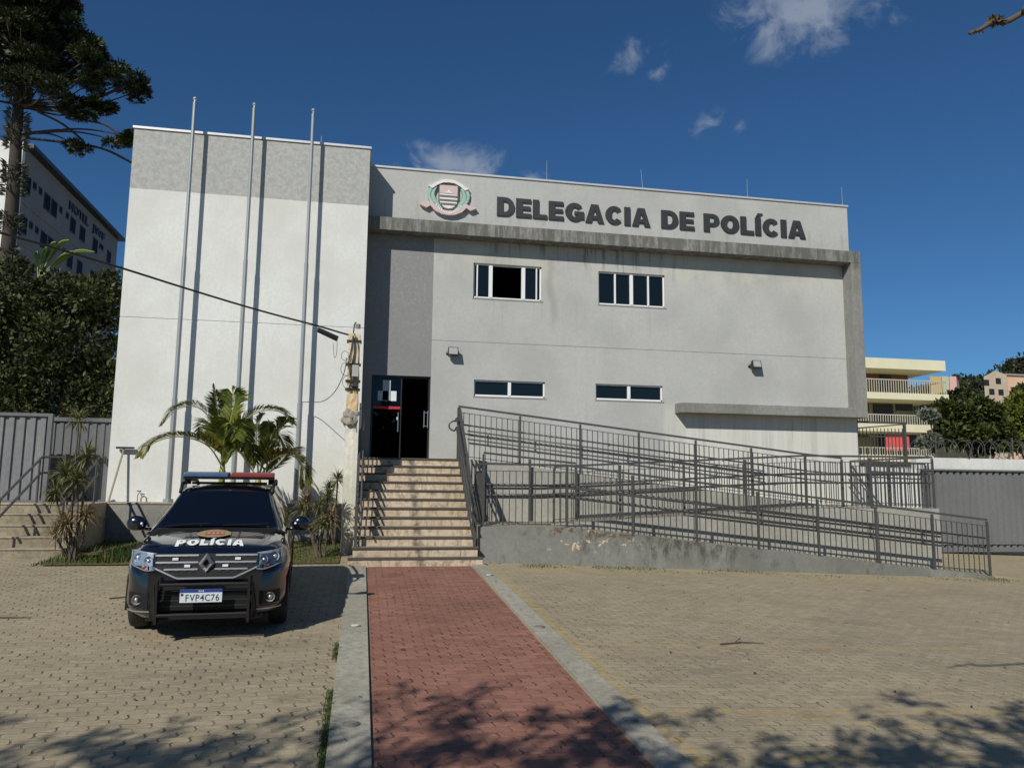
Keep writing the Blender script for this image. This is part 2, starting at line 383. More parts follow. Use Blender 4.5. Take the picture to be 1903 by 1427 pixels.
tag(m.build('wall_foot_weeds', M['drygrass'], fixn=False), 'sparse dry weeds along the foot of the ramp wall', 'grass', kind='stuff')
m = MB()
for i in range(11000):
    x = R_.uniform(-5.1, -.35); y = R_.uniform(13.7, 17.0)
    k = mn.noise(Vector((x*1.2, y*1.2, 5)))
    if y < 13.95 + .25*k: continue
    left = x < -3.3
    h = R_.uniform(.06, .22)*(1.0+1.6*k) if left and y < 15.6 and x > -4.9 else R_.uniform(.02, .09)
    blades(m, x, y, G(x, y)-.01, h, .007, R_, .9)
tag(m.build('garden_grass', leafmat('garden_grass', ((.02,.055,.01), (.04,.09,.015), (.09,.12,.025), (.15,.14,.05)), .6, .2), fixn=False), 'green grass in the planting bed behind the parked car', 'grass', kind='stuff')
tag(MB().grid([[(x, y, G(x, y)+.02) for x in axis(-4.95, -.32, 20)] for y in axis(13.85, 17.1, 14)]).build('garden_soil', plaster('garden_soil', (.12,.10,.045), grain=.4, stain=(.7,1.1,.5), stain_amt=.7, bump=.8)), kind='structure')
m = MB(); r = random.Random(99)
for i in range(900):
    x = r.uniform(-7, 11); y = r.uniform(4.8, 13.6)
    if r.random() > .35+.9*mn.noise(Vector((x*.5, y*.5, 2))): continue
    a = r.uniform(0, PI); L = r.uniform(.012, .035); W_ = L*r.uniform(.2, .5); z = G(x, y)+.012+(.028 if -.17 < x < .13 or 1.9 < x < 2.16 else 0); c_, s_ = math.cos(a), math.sin(a)
    m.quad((x-c_*L, y-s_*L, z), (x+s_*W_, y-c_*W_, z+.008), (x+c_*L, y+s_*L, z+.002), (x-s_*W_, y+c_*W_, z+.006))
tag(m.build('leaf_litter', leafmat('leaf_litter', ((.06,.045,.02), (.12,.09,.04), (.03,.028,.02), (.16,.13,.06)), .8, 0), fixn=False), 'tiny dry leaves and bits scattered over the pavers', 'leaf litter', kind='stuff')
# round kerb lights
M['steelw'] = simple('pale_lens', (.72,.72,.68), .35); M['ring'] = simple('worn_ring', (.2,.19,.17), .6)
for i, (x, y, wht) in enumerate(((2.02,12.36,1), (2.02,8.81,0), (2.02,5.79,0), (-.01,9.05,1), (-.01,5.96,0))):
    z = G(x, y)+.031
    t = thing('kerb_light', (x, y, z), ('white round recessed light in the right kerb near the stairs', 'grey round recessed light halfway along the right kerb', 'grey round recessed light at the near end of the right kerb', 'white round recessed light in the left kerb beside the car shadow', 'grey round recessed light in the near part of the left kerb')[i], 'ground light', 'round lights set in the kerbs')
    MB().tube([(x,y,z-.01),(x,y,z+.008)], .062, 20).build('ring', M['ring'], t)
    MB().tube([(x,y,z-.005),(x,y,z+.013)], .048, 20).build('lens', M['steelw'] if wht else M['ring'], t)
# litter on the pavers
M['twig'] = simple('dry_twig', (.09,.07,.045), .8)
for pts, lab in ((((3.9,8.2),(4.2,8.3),(4.45,8.27)), 'forked dry twig lying on the right parking bays'), (((-3.1,11.0),(-2.9,11.1),(-2.75,11.12)), 'short dry twig on the pavers left of the car'), (((-4.3,10.1),(-3.9,9.95),(-3.6,9.93)), 'thin dry twig on the pavers at far left')):
    m = MB().tube([(a, b, G(a, b)+.012) for a, b in pts], [.01,.008,.004], 5)
    if 'forked' in lab: m.tube([(4.1,8.27,G(4.1,8.27)+.012), (4.25,8.42,G(4.2,8.4)+.03)], .005, 5)
    tag(m.build('twig', M['twig']), lab, 'twig')

# ---------------------------------------------------------------- police station
def zmask(t, X, a, b): return t.ramp(X[2], a, b)
def main_extra(t, p, col):
    X = t.xyz(p)
    drip = t.noise(t.map(p, (3.2,1,.16)), 1.6, 6, .75)
    # black mould drips under the canopy frame
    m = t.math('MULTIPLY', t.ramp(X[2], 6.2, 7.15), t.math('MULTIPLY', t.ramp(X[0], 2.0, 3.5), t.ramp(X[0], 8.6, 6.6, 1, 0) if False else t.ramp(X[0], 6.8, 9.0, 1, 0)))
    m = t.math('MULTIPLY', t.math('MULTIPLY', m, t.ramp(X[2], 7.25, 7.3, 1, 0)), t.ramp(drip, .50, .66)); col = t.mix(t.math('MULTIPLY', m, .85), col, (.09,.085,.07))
    # cream damp bloom below the shade line
    c = t.math('MULTIPLY', t.ramp(X[2], 5.9, 6.7), t.ramp(X[2], 7.0, 7.3, 1, 0))
    c = t.math('MULTIPLY', c, t.ramp(t.noise(t.map(p, (1,1,.7)), 1.1, 6, .7), .4, .62)); col = t.mix(t.math('MULTIPLY', c, .6), col, (.55,.54,.46))
    # lime washed streaks below the lower ledge
    e = t.math('MULTIPLY', t.ramp(X[0], 7.1, 7.6), t.ramp(X[2], 3.25, 3.0) if False else t.ramp(X[2], 3.1, 3.5, 1, 0))
    e2 = t.ramp(t.noise(t.map(p, (6,1,.25)), 1.0, 5, .75), .3, .6, .35, 1)
    col = t.mix(t.math('MULTIPLY', e, t.math('MULTIPLY', e2, .85)), col, (.66,.64,.57))
    d = t.math('MULTIPLY', t.ramp(X[0], 7.6, 8.0), t.math('MULTIPLY', t.ramp(X[2], 1.6, 2.4), t.ramp(X[2], 3.1, 3.3, 1, 0)))
    d = t.math('MULTIPLY', d, t.ramp(t.noise(t.map(p, (7,1,.5), (4,0,0)), 1.1, 5, .7), .6, .72)); col = t.mix(t.math('MULTIPLY', d, .45), col, (.22,.21,.18))
    # soiling beneath the big letters
    q = t.math('MULTIPLY', t.ramp(X[2], 7.5, 7.9), t.ramp(X[2], 8.0, 8.2, 1, 0)); q = t.math('MULTIPLY', q, t.ramp(drip, .5, .62))
    col = t.mix(t.math('MULTIPLY', q, .35), col, (.28,.26,.2))
    # rain marks beside and under the upper windows
    cx_ = t.math('ADD', X[0], t.math('MULTIPLY', t.noise(t.map(p, (.2,1,1)), 1.3, 3), -.5))
    g = t.math('MULTIPLY', t.math('MULTIPLY', t.ramp(cx_, 4.02, 4.16), t.ramp(cx_, 4.18, 4.34, 1, 0)), t.math('MULTIPLY', t.ramp(X[2], 4.9, 5.6), t.ramp(X[2], 6.8, 7.1, 1, 0)))
    col = t.mix(t.math('MULTIPLY', g, .5), col, (.30,.285,.24))
    u_ = t.math('MULTIPLY', t.ramp(t.noise(t.map(p, (9,1,.12), (2,0,0)), 1.2, 4, .7), .56, .68), t.math('MULTIPLY', t.ramp(X[2], 4.6, 5.7), t.ramp(X[2], 5.78, 5.82, 1, 0)))
    col = t.mix(t.math('MULTIPLY', u_, t.math('MULTIPLY', t.ramp(X[0], 2.3, 2.6), t.ramp(X[0], 7.3, 7.6, .4, 0))), col, (.33,.32,.28))
    return col
def block_extra(t, p, col):
    X = t.xyz(p); m = t.ramp(X[2], 7.615, 7.63)
    n = t.noise(p, 9, 6, .75)
    g = t.mix(t.ramp(n, .35, .65), (.36,.36,.335), (.47,.47,.44)); return t.mix(m, col, g)
def panel_extra(t, p, col):
    n = t.noise(p, 11, 6, .75); X = t.xyz(p)
    col = t.mix(t.math('MULTIPLY', t.ramp(n, .5, .68, 0, .55), t.ramp(X[2], 4.5, 5.2)), col, (.36,.36,.34))
    return col
M['grey'] = plaster('light_grey_paint', (.462,.462,.44), grain=.05, stain=(.76,.76,.72), stain_amt=.55, streak=.35, extra=main_extra)
M['white'] = plaster('white_paint', (.715,.72,.68), grain=.06, stain=(.86,.85,.82), stain_amt=.8, streak=.6, extra=block_extra)
M['panel'] = plaster('dark_grey_paint', (.25,.25,.246), grain=.06, stain=(.8,.8,.8), extra=panel_extra)
def frame_extra(t, p, col):
    n = t.noise(t.map(p, (2.6,2.6,.5)), 2.2, 6, .75); X = t.xyz(p)
    k = t.math('MULTIPLY', t.ramp(n, .38, .55), t.math('MAXIMUM', t.ramp(X[2], 6.9, 7.2, .0, .68), t.ramp(X[0], 12.0, 12.4, .0, .12)))
    col = t.mix(k, col, (.085,.083,.07)); n2 = t.noise(t.map(p, (5,5,.7), (3,3,3)), 3, 5, .7)
    return t.mix(t.ramp(n2, .58, .7, 0, .3), col, (.45,.43,.36))
M['frame'] = plaster('raw_concrete_frame', (.27,.265,.245), grain=.12, stain=(.5,.5,.45), stain_amt=.5, streak=.6, extra=frame_extra)
M['cap'] = simple('aluminium_capping', (.62,.62,.60), .45, .3)
M['alu'] = simple('white_aluminium', (.80,.80,.78), .4, var=.04)
M['sill'] = simple('stone_sill', (.3,.29,.27), .7)
def glassmat(name, tint, refl=.9, rough=.02):
    t = NT(name); gl = t.n.new('ShaderNodeBsdfGlossy'); gl.inputs['Roughness'].default_value = rough; gl.inputs['Color'].default_value = (refl,refl,refl,1)
    tr = t.n.new('ShaderNodeBsdfTransparent'); tr.inputs[0].default_value = (*tint, 1)
    fr = t.n.new('ShaderNodeFresnel'); fr.inputs['IOR'].default_value = 1.5
    ms = t.n.new('ShaderNodeMixShader'); k = t.math('MULTIPLY', fr.outputs[0], .6)
    t.l.new(k, ms.inputs[0]); t.l.new(tr.outputs[0], ms.inputs[1]); t.l.new(gl.outputs[0], ms.inputs[2]); t.l.new(ms.outputs[0], t.out.inputs[0]); return t.m
def darkglass(name, c=(.012,.02,.024), rough=.04, spec=.6):
    t = NT(name); return t.fin(c, rough, spec=spec)
M['pane'] = darkglass('tinted_window_glass', (.006,.011,.014), .06, .35)
M['doorglass'] = glassmat('door_glass', (.5,.55,.55))
M['dark'] = simple('dim_interior', (.05,.05,.048), .9)
YF, YB = 18.2, 17.43
ps = thing('police_station', (3.7, 20, 0), 'two storey grey and white police station with big letters on its parapet', 'building')
openings = {'w1': (2.49,4.18,5.82,6.68), 'w2': (5.63,7.38,5.83,6.67), 'w3': (2.55,4.28,3.44,3.83), 'w4': (5.55,7.28,3.45,3.84)}
def walled(mb, x0, x1, z0, z1, y, ops, depth=.22):
    X = sorted({x0, x1, *[o[0] for o in ops], *[o[1] for o in ops]}); Z = sorted({z0, z1, *[o[2] for o in ops], *[o[3] for o in ops]})
    for i in range(len(X)-1):
        for j in range(len(Z)-1):
            cx, cz = (X[i]+X[i+1])/2, (Z[j]+Z[j+1])/2
            if any(o[0] < cx < o[1] and o[2] < cz < o[3] for o in ops): continue
            mb.quad((X[i],y,Z[j]), (X[i+1],y,Z[j]), (X[i+1],y,Z[j+1]), (X[i],y,Z[j+1]))
    for a, b, c, d in ops:
        mb.quad((a,y,c),(a,y+depth,c),(b,y+depth,c),(b,y,c)); mb.quad((a,y,d),(b,y,d),(b,y+depth,d),(a,y+depth,d))
        mb.quad((a,y,c),(a,y,d),(a,y+depth,d),(a,y+depth,c)); mb.quad((b,y,c),(b,y+depth,c),(b,y+depth,d),(b,y,d))
m = MB(); ops = [o for o in openings.values()]
JZ = 4.73
for za, zb in ((-.6, JZ-.009), (JZ+.009, 8.88)):
    walled(m, 1.522, 12.61, za, zb, YF, [o for o in ops if za < o[2] < zb])
m.quad((1.522,YF+.008,JZ-.02),(12.61,YF+.008,JZ-.02),(12.61,YF+.008,JZ+.02),(1.522,YF+.008,JZ+.02))
m.quad((-.06,YF,7.3),(1.522,YF,7.3),(1.522,YF,8.88),(-.06,YF,8.88))
m.quad((12.61,YF,-.6),(12.61,27,-.6),(12.61,27,8.88),(12.61,YF,8.88))
m.quad((-.06,YF,8.88),(12.61,YF,8.88),(12.61,27,8.88),(-.06,27,8.88))
m.quad((-.06,27,-.6),(12.61,27,-.6),(12.61,27,8.88),(-.06,27,8.88))
m.build('wall', M['grey'], ps, fixn=False)
MB().box(-.06,12.63,YF-.03,YF+.2,8.88,8.925).build('parapet_cap', M['cap'], ps)
# dark panel over and beside the door
m = MB(); walled(m, -.06, 1.52, 1.7, 7.3, YF-.004, [(.16,1.52,1.7,3.86)], .3)
m.build('entrance_panel', M['panel'], ps, fixn=False)
# front block
m = MB(); m.box(-5.12, -.06, YB+.012, 27.2, .8, 8.978)
for za, zb in ((.8, 4.775), (4.80, 8.978)): m.box(-5.125, -.055, YB, YB+.3, za, zb)
m.build('front_block', M['white'], ps)
MB().box(-5.15,-.03,YB-.03,27.2,8.98,9.03).build('parapet_cap', M['cap'], ps)
# concrete frame: top slab, right fin, lower ledge
m = MB(); yf = YF-.4
m.box(-.05,12.66,yf,YF-.002,7.22,7.53); m.box(12.38,12.66,yf+.0,YF-.002,3.16,7.22); m.box(7.59,12.38,yf,YF-.002,3.16,3.40)
m.box(12.612,12.66,YF-.002,YF+.5,3.16,7.53)
m.build('canopy_frame', M['frame'], ps, bevel=.008)
def window(name, o, panes, label, gap=None, tt=.035):
    a, b, c, d = o; y = YF+.05
    f = MB(); f.box(a,b,y,y+.07,d-tt,d); f.box(a,b,y,y+.07,c,c+tt*1.2); f.box(a,a+tt,y,y+.07,c,d); f.box(b-tt,b,y,y+.07,c,d)
    W = b-a
    for k in panes[0]: x = a+W*k[0]; f.box(x-k[1]/2, x+k[1]/2, y-.015, y+.055, c+tt, d-tt)
    fo = f.build('window', M['alu'], ps, bevel=.004)
    for (p, q) in panes[1]:
        p_ = MB(); p_.box(a+W*p, a+W*q, y+.03, y+.036, c+tt*.8, d-tt*.8); p_.build('pane', M['pane'], fo)
    MB().box(a-.02, b+.03, YF-.012, YF+.05, c-.03, c-.001).build('sill', M['sill'], ps)
    return fo
w1 = window('w1', openings['w1'], (((.06,.03),(.255,.09),(.735,.09),(.93,.03)), ((.02,.255),(.74,.98))), '')
window('w2', openings['w2'], (((.255,.04),(.5,.085),(.755,.04)), ((.01,.99),)), '')
window('w3', openings['w3'], (((.5,.075),), ((.01,.99),)), '')
window('w4', openings['w4'], (((.5,.075),), ((.01,.99),)), '')
# dark rooms behind the open window and the entrance
def room(x0,x1,y0,y1,z0,z1):
    m = MB(); m.quad((x0,y1,z0),(x1,y1,z0),(x1,y1,z1),(x0,y1,z1)); m.quad((x0,y0,z0),(x0,y1,z0),(x0,y1,z1),(x0,y0,z1)); m.quad((x1,y0,z0),(x1,y0,z1),(x1,y1,z1),(x1,y1,z0))
    m.quad((x0,y0,z0),(x1,y0,z0),(x1,y1,z0),(x0,y1,z0)); m.quad((x0,y0,z1),(x0,y1,z1),(x1,y1,z1),(x1,y0,z1)); return m
room(1.7,4.6,YF+.22,23,5.2,7.1).build('interior', M['dark'], ps, fixn=False)
room(-.04,3.4,YF+.3,24,1.86,3.95).build('interior', M['dark'], ps, fixn=False)
# entrance door: fixed leaf with posters, open leaf on the right
M['jamb'] = simple('black_aluminium', (.02,.02,.022), .4)
m = MB(); m.box(.163,.2,YF+.06,YF+.12,1.9,3.855); m.box(1.48,1.517,YF+.06,YF+.12,1.9,3.855); m.box(.2,1.48,YF+.06,YF+.12,3.81,3.855); m.box(.835,.865,YF+.07,YF+.11,1.9,3.81)
dr = m.build('entrance_door', M['jamb'], ps)
MB().box(.2,.835,YF+.085,YF+.095,1.91,3.81).build('glass_leaf', M['doorglass'], dr)
M['chrome'] = simple('brushed_steel', (.7,.7,.7), .3, .9, var=.05)
MB().tube([(.79,YF+.02,2.55),(.79,YF+.02,3.0)], .013, 8).box(.785,.795,YF+.02,YF+.085,2.6,2.61).box(.785,.795,YF+.02,YF+.085,2.94,2.95).build('handle', M['chrome'], dr)
gl = MB(); gl.box(1.455,1.465,YF+.13,YF+.75,1.91,3.81); gl.build('glass_leaf', M['doorglass'], dr)
m = MB(); 
for x in (1.39, 1.475): m.tube([(x,YF+.02,2.66),(x,YF+.02,3.05)], .014, 8)
for z in (2.7,3.01): m.tube([(1.39,YF+.02,z),(1.475,YF+.02,z)], .01, 6)
m.build('handle', M['chrome'], dr)
M['paper'] = simple('white_paper', (.75,.76,.76), .7); M['greypaper'] = simple('grey_poster', (.42,.48,.5), .7); M['redtape'] = simple('red_tape', (.55,.02,.03), .5)
for (a, b, c, d, mt, lb) in ((.42,.60,3.28,3.75,'greypaper','grey sheet taped inside the entrance door glass'), (.31,.55,3.27,3.50,'greypaper','low grey sheet taped inside the entrance door glass'), (.61,.74,3.27,3.50,'paper','white sheet taped inside the entrance door glass'), (.76,.80,2.83,2.9,'paper','small white sticker on the entrance door glass')):
    tag(MB().box(a,b,YF+.081,YF+.0845,c,d).build('poster', M[mt]), lb, 'poster', 'papers on the entrance door')
MB().box(.22,.833,YF+.076,YF+.0845,3.08,3.14).build('safety_stripe', M['redtape'], dr)
# lettering
M['letter'] = simple('dark_grey_letter', (.034,.036,.037), .55, var=.25)
PLC = lambda ax: (lambda x, z, y: (ax+x, YF-.001-y*1.0, 7.9+z))
for txt, xa, xb in (('DELEGACIA', 3.04, 7.0), ('DE', 7.30, 8.2), ('POLÍCIA', 8.46, 11.34)):
    block_letters(txt, M['letter'], ps, 'letter', PLC(xa), .475, xb-xa, .04)
# coat of arms
M['pink'] = simple('faded_pink_enamel', (.62,.48,.47), .5, var=.2, scale=25); M['mint'] = simple('faded_green_enamel', (.36,.52,.44), .5, var=.25, scale=25)
M['cream'] = simple('off_white_enamel', (.78,.74,.70), .5); M['stripe'] = simple('grey_stripe_enamel', (.16,.15,.14), .5)
em = MB(); cxm = 1.84
def shield(sc, top=8.56, bot=7.93, hw=.24):
    pts = [(-hw, top), (hw, top)]
    for i in range(9):
        a = i/8*PI; pts.append((hw*math.cos(a), bot+hw*1.0 - hw*1.0*math.sin(a)))
    c = (0, (top+bot)/2); return [(cxm+x*sc, c[1]+(z-c[1])*sc) for x, z in pts]
embl = MB().prism(shield(1.0), YF-.07, YF-.001).build('emblem', M['stripe'], ps)
MB().prism(shield(.9), YF-.08, YF-.071).build('shield_face', M['cream'], embl)
MB().box(cxm-.215,cxm+.215,YF-.088,YF-.0805,8.33,8.535).build('shield_chief', M['pink'], embl)
m = MB(); m.prism([(cxm-.09,8.345),(cxm+.09,8.345),(cxm+.06,8.38),(cxm+.035,8.38),(cxm,8.44),(cxm-.035,8.38),(cxm-.06,8.38)], YF-.094, YF-.0885); m.build('shield_charge', M['cream'], embl)
m = MB()
for z, hw in ((8.265,.215), (8.165,.214), (8.07,.19)): m.box(cxm-hw,cxm+hw,YF-.088,YF-.0805,z-.024,z+.024)
m.build('shield_stripe', M['stripe'], embl)
def ribbon(pts, wd, yy, mat, name):
    m = MB(); top = []; bot = []
    for i, (x, z) in enumerate(pts):
        a = pts[max(i-1,0)]; b = pts[min(i+1,len(pts)-1)]; d = Vector((b[0]-a[0], b[1]-a[1])).normalized(); n = Vector((-d.y, d.x))
        wv = wd*(.25 if i in (0, len(pts)-1) else 1)
        top.append((x+n.x*wv, z+n.y*wv)); bot.append((x-n.x*wv, z-n.y*wv))
    for i in range(len(pts)-1):
        q = [bot[i], bot[i+1], top[i+1], top[i]]; m.hexa([(x, YF-.001, z) for x, z in q], [(x, yy, z) for x, z in q])
    return m.build(name, mat, embl)
ribbon([(cxm-.49,8.50),(cxm-.41,8.47),(cxm-.3,8.56),(cxm-.15,8.635),(cxm,8.65),(cxm+.15,8.635),(cxm+.3,8.56),(cxm+.41,8.47),(cxm+.49,8.50)], .038, YF-.1, M['cream'], 'top_ribbon')
ribbon([(cxm-.68,8.02),(cxm-.54,7.99),(cxm-.42,8.05),(cxm-.3,7.93),(cxm-.15,7.86),(cxm,7.84),(cxm+.15,7.86),(cxm+.3,7.93),(cxm+.42,8.05),(cxm+.54,7.99),(cxm+.68,8.02)], .055, YF-.11, M['pink'], 'bottom_ribbon')
m = MB(); 
for k in range(-7, 8):
    x = cxm+k*.042; z = 7.84+.19*(k/10)**2*1.9
    if k % 2 or True: m.box(x-.012, x+.012, YF-.116, YF-.1105, z-.03+.0*k, z+.03)
m.build('ribbon_lettering', M['cream'], embl)
for s in (-1, 1):
    m = MB()
    for i in range(15):
        tt = i/14; x = .22+.20*math.sin(tt*2.4)+.02; z = 7.93+tt*.5
        for sd in (-1, 1):
            a = .9*sd - .2; L = .15*(1-.3*tt); dx = math.sin(a)*L; dz = math.cos(a)*L; nx, nz = dz*.3, -dx*.3
            q = [(x,z),(x+dx*.5+nx,z+dz*.5+nz),(x+dx,z+dz),(x+dx*.5-nx,z+dz*.5-nz)]
            if s < 0: q = q[::-1]
            q = [(cxm+s*a_, b_) for a_, b_ in q]; dp = .05+.002*i+(.004 if sd > 0 else 0)
            m.hexa([(a_,YF-.001,b_) for a_,b_ in q], [(a_,YF-dp,b_) for a_,b_ in q])
    m.build('laurel_branch', M['mint'], embl)
# lightning rods, floodlights
M['steel'] = simple('galvanised_steel', (.42,.43,.43), .42, .55, var=.15)
for (x, z0, y) in ((4.32, 8.92, 18.3), (6.85, 8.92, 18.3), (9.77, 8.92, 18.3), (12.55, 8.92, 18.3), (-1.22, 9.03, 18.3)):
    MB().tube([(x,y,z0),(x,y,z0+.12),(x-(.04 if x == 6.85 else 0),y,z0+.55)], [.016,.010,.006], 6).build('lightning_rod', M['steel'], ps)
M['blackm'] = simple('black_metal', (.03,.03,.032), .5)
M['lens'] = simple('floodlight_glass', (.38,.38,.36), .25)
for x in (2.02, 9.74):
    h = MB(); h.hexa([(x-.12,YF-.22,4.37),(x+.12,YF-.22,4.37),(x+.12,YF-.10,4.36),(x-.12,YF-.10,4.36)], [(x-.12,YF-.17,4.56),(x+.12,YF-.17,4.56),(x+.10,YF-.07,4.53),(x-.10,YF-.07,4.53)])
    h.bar((x-.14,YF-.14,4.46),(x-.14,YF,4.42),.012,.03); h.bar((x+.14,YF-.14,4.46),(x+.14,YF,4.42),.012,.03); h.box(x-.15,x+.15,YF-.02,YF,4.40,4.44)
    ho = h.build('floodlight', M['blackm'], ps)
    MB().quad((x-.10,YF-.222,4.388),(x+.10,YF-.222,4.388),(x+.10,YF-.178,4.545),(x-.10,YF-.178,4.545)).build('lens', M['lens'], ho)
# ---------------------------------------------------------------- flagpoles
M['pole'] = simple('galvanised_pole', (.36,.38,.38), .42, .5, var=.12, scale=3)
for i, x in enumerate((-3.855, -2.61, -1.34)):
    t = thing('flagpole', (x, 17.13, .93), ('galvanised flagpole nearest the left edge of the white block', 'middle one of the three galvanised flagpoles', 'galvanised flagpole closest to the entrance')[i], 'flagpole', 'flagpoles before the white block')
    MB().tube([(x,17.13,.92),(x,17.13,3.05)], .056, 12).build('lower_tube', M['pole'], t, smooth=False)
    MB().tube([(x,17.13,3.05),(x,17.13,6.1)], .046, 12).build('middle_tube', M['pole'], t)
    MB().tube([(x,17.13,6.1),(x,17.13,9.56)], .038, 12).build('upper_tube', M['pole'], t)
    m = MB(); m.sphere((x,17.13,9.64), .045, 10, 6); m.box(x-.012,x+.012,17.10,17.16,9.54,9.62); m.build('finial', M['steel'], t)
    MB().tube([(x,17.13,.93),(x,17.13,1.0)], .10, 12).build('base_collar', M['steel'], t)

CBL = [(-.22,15.1,4.17),(-.41,15.1,4.2),(-.9,14.8,4.27),(-1.59,14.3,4.33),(-2.21,13.8,4.39),(-2.98,13.1,4.47),(-3.64,12.4,4.53),(-4.26,11.4,4.51),(-4.6,10.6,4.44),(-5.07,9.2,4.31),(-6.5,5.5,4.5)]
CSP = [(-.9,14.8,4.20),(-.54,14.95,4.07)]
CLOW = [(-.36,15.2,3.75),(-.40,15.25,3.45),(-.57,15.6,3.13),(-.82,16.2,3.0),(-1.15,17.0,3.06),(-1.32,17.13,3.06)]

# ---------------------------------------------------------------- entrance stairs, ramp and terrace
def wall_extra(t, p, col):
    X = t.xyz(p)
    # broken render: cream and rust patches
    n = t.noise(p, 6, 5, .7)
    m = t.math('MULTIPLY', t.ramp(X[0], 3.2, 3.6), t.ramp(X[0], 4.9, 5.2, 1, 0)); m = t.math('MULTIPLY', m, t.ramp(X[1], 13.9, 13.93, 1, 0))
    m1 = t.math('MULTIPLY', m, t.math('MULTIPLY', t.ramp(X[2], .36, .48), t.ramp(n, .53, .56))); col = t.mix(m1, col, (.13,.09,.055))
    m2 = t.math('MULTIPLY', m, t.math('MULTIPLY', t.ramp(t.noise(p, 7, 3, .6, .5), .60, .62), t.ramp(X[2], .1, .25))); col = t.mix(m2, col, (.62,.50,.33))
    dr = t.ramp(t.noise(t.map(p, (2.2,1,1.1)), 1.6, 7, .78), .5, .68)
    col = t.mix(t.math('MULTIPLY', dr, .8), col, (.085,.08,.065))
    pz_ = t.math('MULTIPLY', t.math('MULTIPLY', t.ramp(X[0], 4.9, 5.4), t.ramp(X[0], 6.6, 7.4, 1, 0)), t.math('MULTIPLY', t.ramp(t.noise(t.map(p, (5,1,1.6)), 1.5, 6, .75), .42, .58), t.ramp(X[2], -.15, .2)))
    col = t.mix(t.math('MULTIPLY', pz_, .75), col, (.055,.052,.042))
    mo = t.ramp(t.noise(t.map(p, (1,1,1.5), (7,0,0)), 3, 5, .7), .6, .72, 0, .55); col = t.mix(mo, col, (.16,.165,.10))
    return col
M['rwall'] = plaster('stained_grey_render', (.235,.235,.212), grain=.1, stain=(.6,.62,.58), stain_amt=.8, streak=.15, extra=wall_extra)
M['rwall2'] = plaster('painted_ramp_wall', (.365,.35,.305), grain=.1, stain=(.6,.6,.56), stain_amt=.5, streak=.5)
M['deck'] = plaster('ramp_deck', (.40,.36,.28), grain=.15, stain=(.55,.55,.5), stain_amt=.6, streak=.1)
def riser_extra(t, p, col):
    X = t.xyz(p); n = t.noise(t.map(p, (3,1,2.0)), 3, 6, .75); n2 = t.noise(t.map(p, (1,1,6)), 5, 5, .7)
    col = t.mix(t.ramp(n, .46, .62, 0, .75), col, (.25,.20,.14)); n2 = t.noise(t.map(p, (9,1,1.2)), 2.2, 6, .75); col = t.mix(t.ramp(n2, .55, .68, 0, .75), col, (.13,.10,.065))
    c = t.math('MULTIPLY', t.ramp(X[0], .88, .98), t.ramp(X[0], 1.02, 1.14, 1, 0)); return t.mix(t.math('MULTIPLY', c, t.ramp(t.noise(p, 8, 4), .35, .6, .1, .8)), col, (.11,.095,.075))
M['riser'] = plaster('cream_step_paint', (.57,.475,.355), grain=.1, stain=(.75,.68,.6), stain_amt=.6, streak=.2, extra=riser_extra)
M['tread'] = plaster('worn_step_tread', (.40,.34,.26), grain=.2, stain=(.45,.43,.4), stain_amt=.6)
M['nose'] = simple('dark_step_nosing', (.075,.065,.055), .8, var=.3)  # nosing edge coloured dark to draw the shadow line of the overhang
st = thing('entrance_stairs', (1, 14, 0), 'cream painted concrete stairs rising to the glass entrance', 'stairs')
N = 11; y0 = 13.74; tr = .256; z1 = .115; rz = (1.885-z1)/N
m = MB(); tm = MB(); nm = MB()
for k in range(N):
    ya = y0+k*tr; za = z1+k*rz
    m.box(-.10, 2.04, ya, 18.15, za if k else -.3, za+rz-.030)
    tm.box(-.115, 2.05, ya-.008, (ya+tr+.02) if k < N-1 else 18.19, za+rz-.0295, za+rz)
    nm.box(-.118, 2.055, ya-.026, ya-.009, za+rz-.031, za+rz+.001)
m.build('risers', M['riser'], st); tm.build('treads', M['tread'], st); nm.build('nosings', M['nose'], st)
MB().box(-.17, 2.10, 13.53, y0-.03, -.3, .085).build('base_slab', M['riser'], st)
MB().box(-.18, 2.11, 13.515, y0-.028, .0855, .112).build('base_slab_edge', M['nose'], st)
ar = thing('access_ramp', (7, 15, 0), 'zigzag concrete wheelchair ramp right of the entrance stairs', 'ramp')
m = MB(); m.prism([(2.075,-.9),(12.56,-.9),(12.56,-.36),(3.7,.60),(2.075,.62)], 13.9, 14.04).build('front_wall', M['rwall'], ar)
m = MB(); m.prism([(2.10,-.9),(13.2,-.9),(13.2,-.42),(12.5,-.352),(3.7,.595),(2.10,.612)], 14.04, 15.1).build('lower_deck', M['deck'], ar)
m = MB(); m.prism([(3.7,-.9),(12.35,-.9),(12.35,.95),(9.2,.93),(3.7,.612)], 15.101, 15.24).build('middle_wall', M['rwall2'], ar)
m = MB(); m.prism([(2.10,-.9),(12.34,-.9),(12.34,.944),(9.2,.924),(3.7,.606),(2.10,.612)], 15.24, 16.3).build('middle_deck', M['deck'], ar)
m = MB(); m.prism([(2.06,-.9),(12.34,-.9),(12.34,.94),(10.7,.945),(2.3,1.875),(2.06,1.88)], 16.301, 16.44).build('back_wall', M['rwall2'], ar)
m = MB(); m.prism([(2.06,-.9),(12.34,-.9),(12.34,.935),(10.7,.94),(2.3,1.87),(2.06,1.875)], 16.44, 18.19).build('upper_deck', M['deck'], ar)
M['rail'] = simple('dark_grey_rail_paint', (.085,.085,.082), .42, .25, var=.3, scale=9)
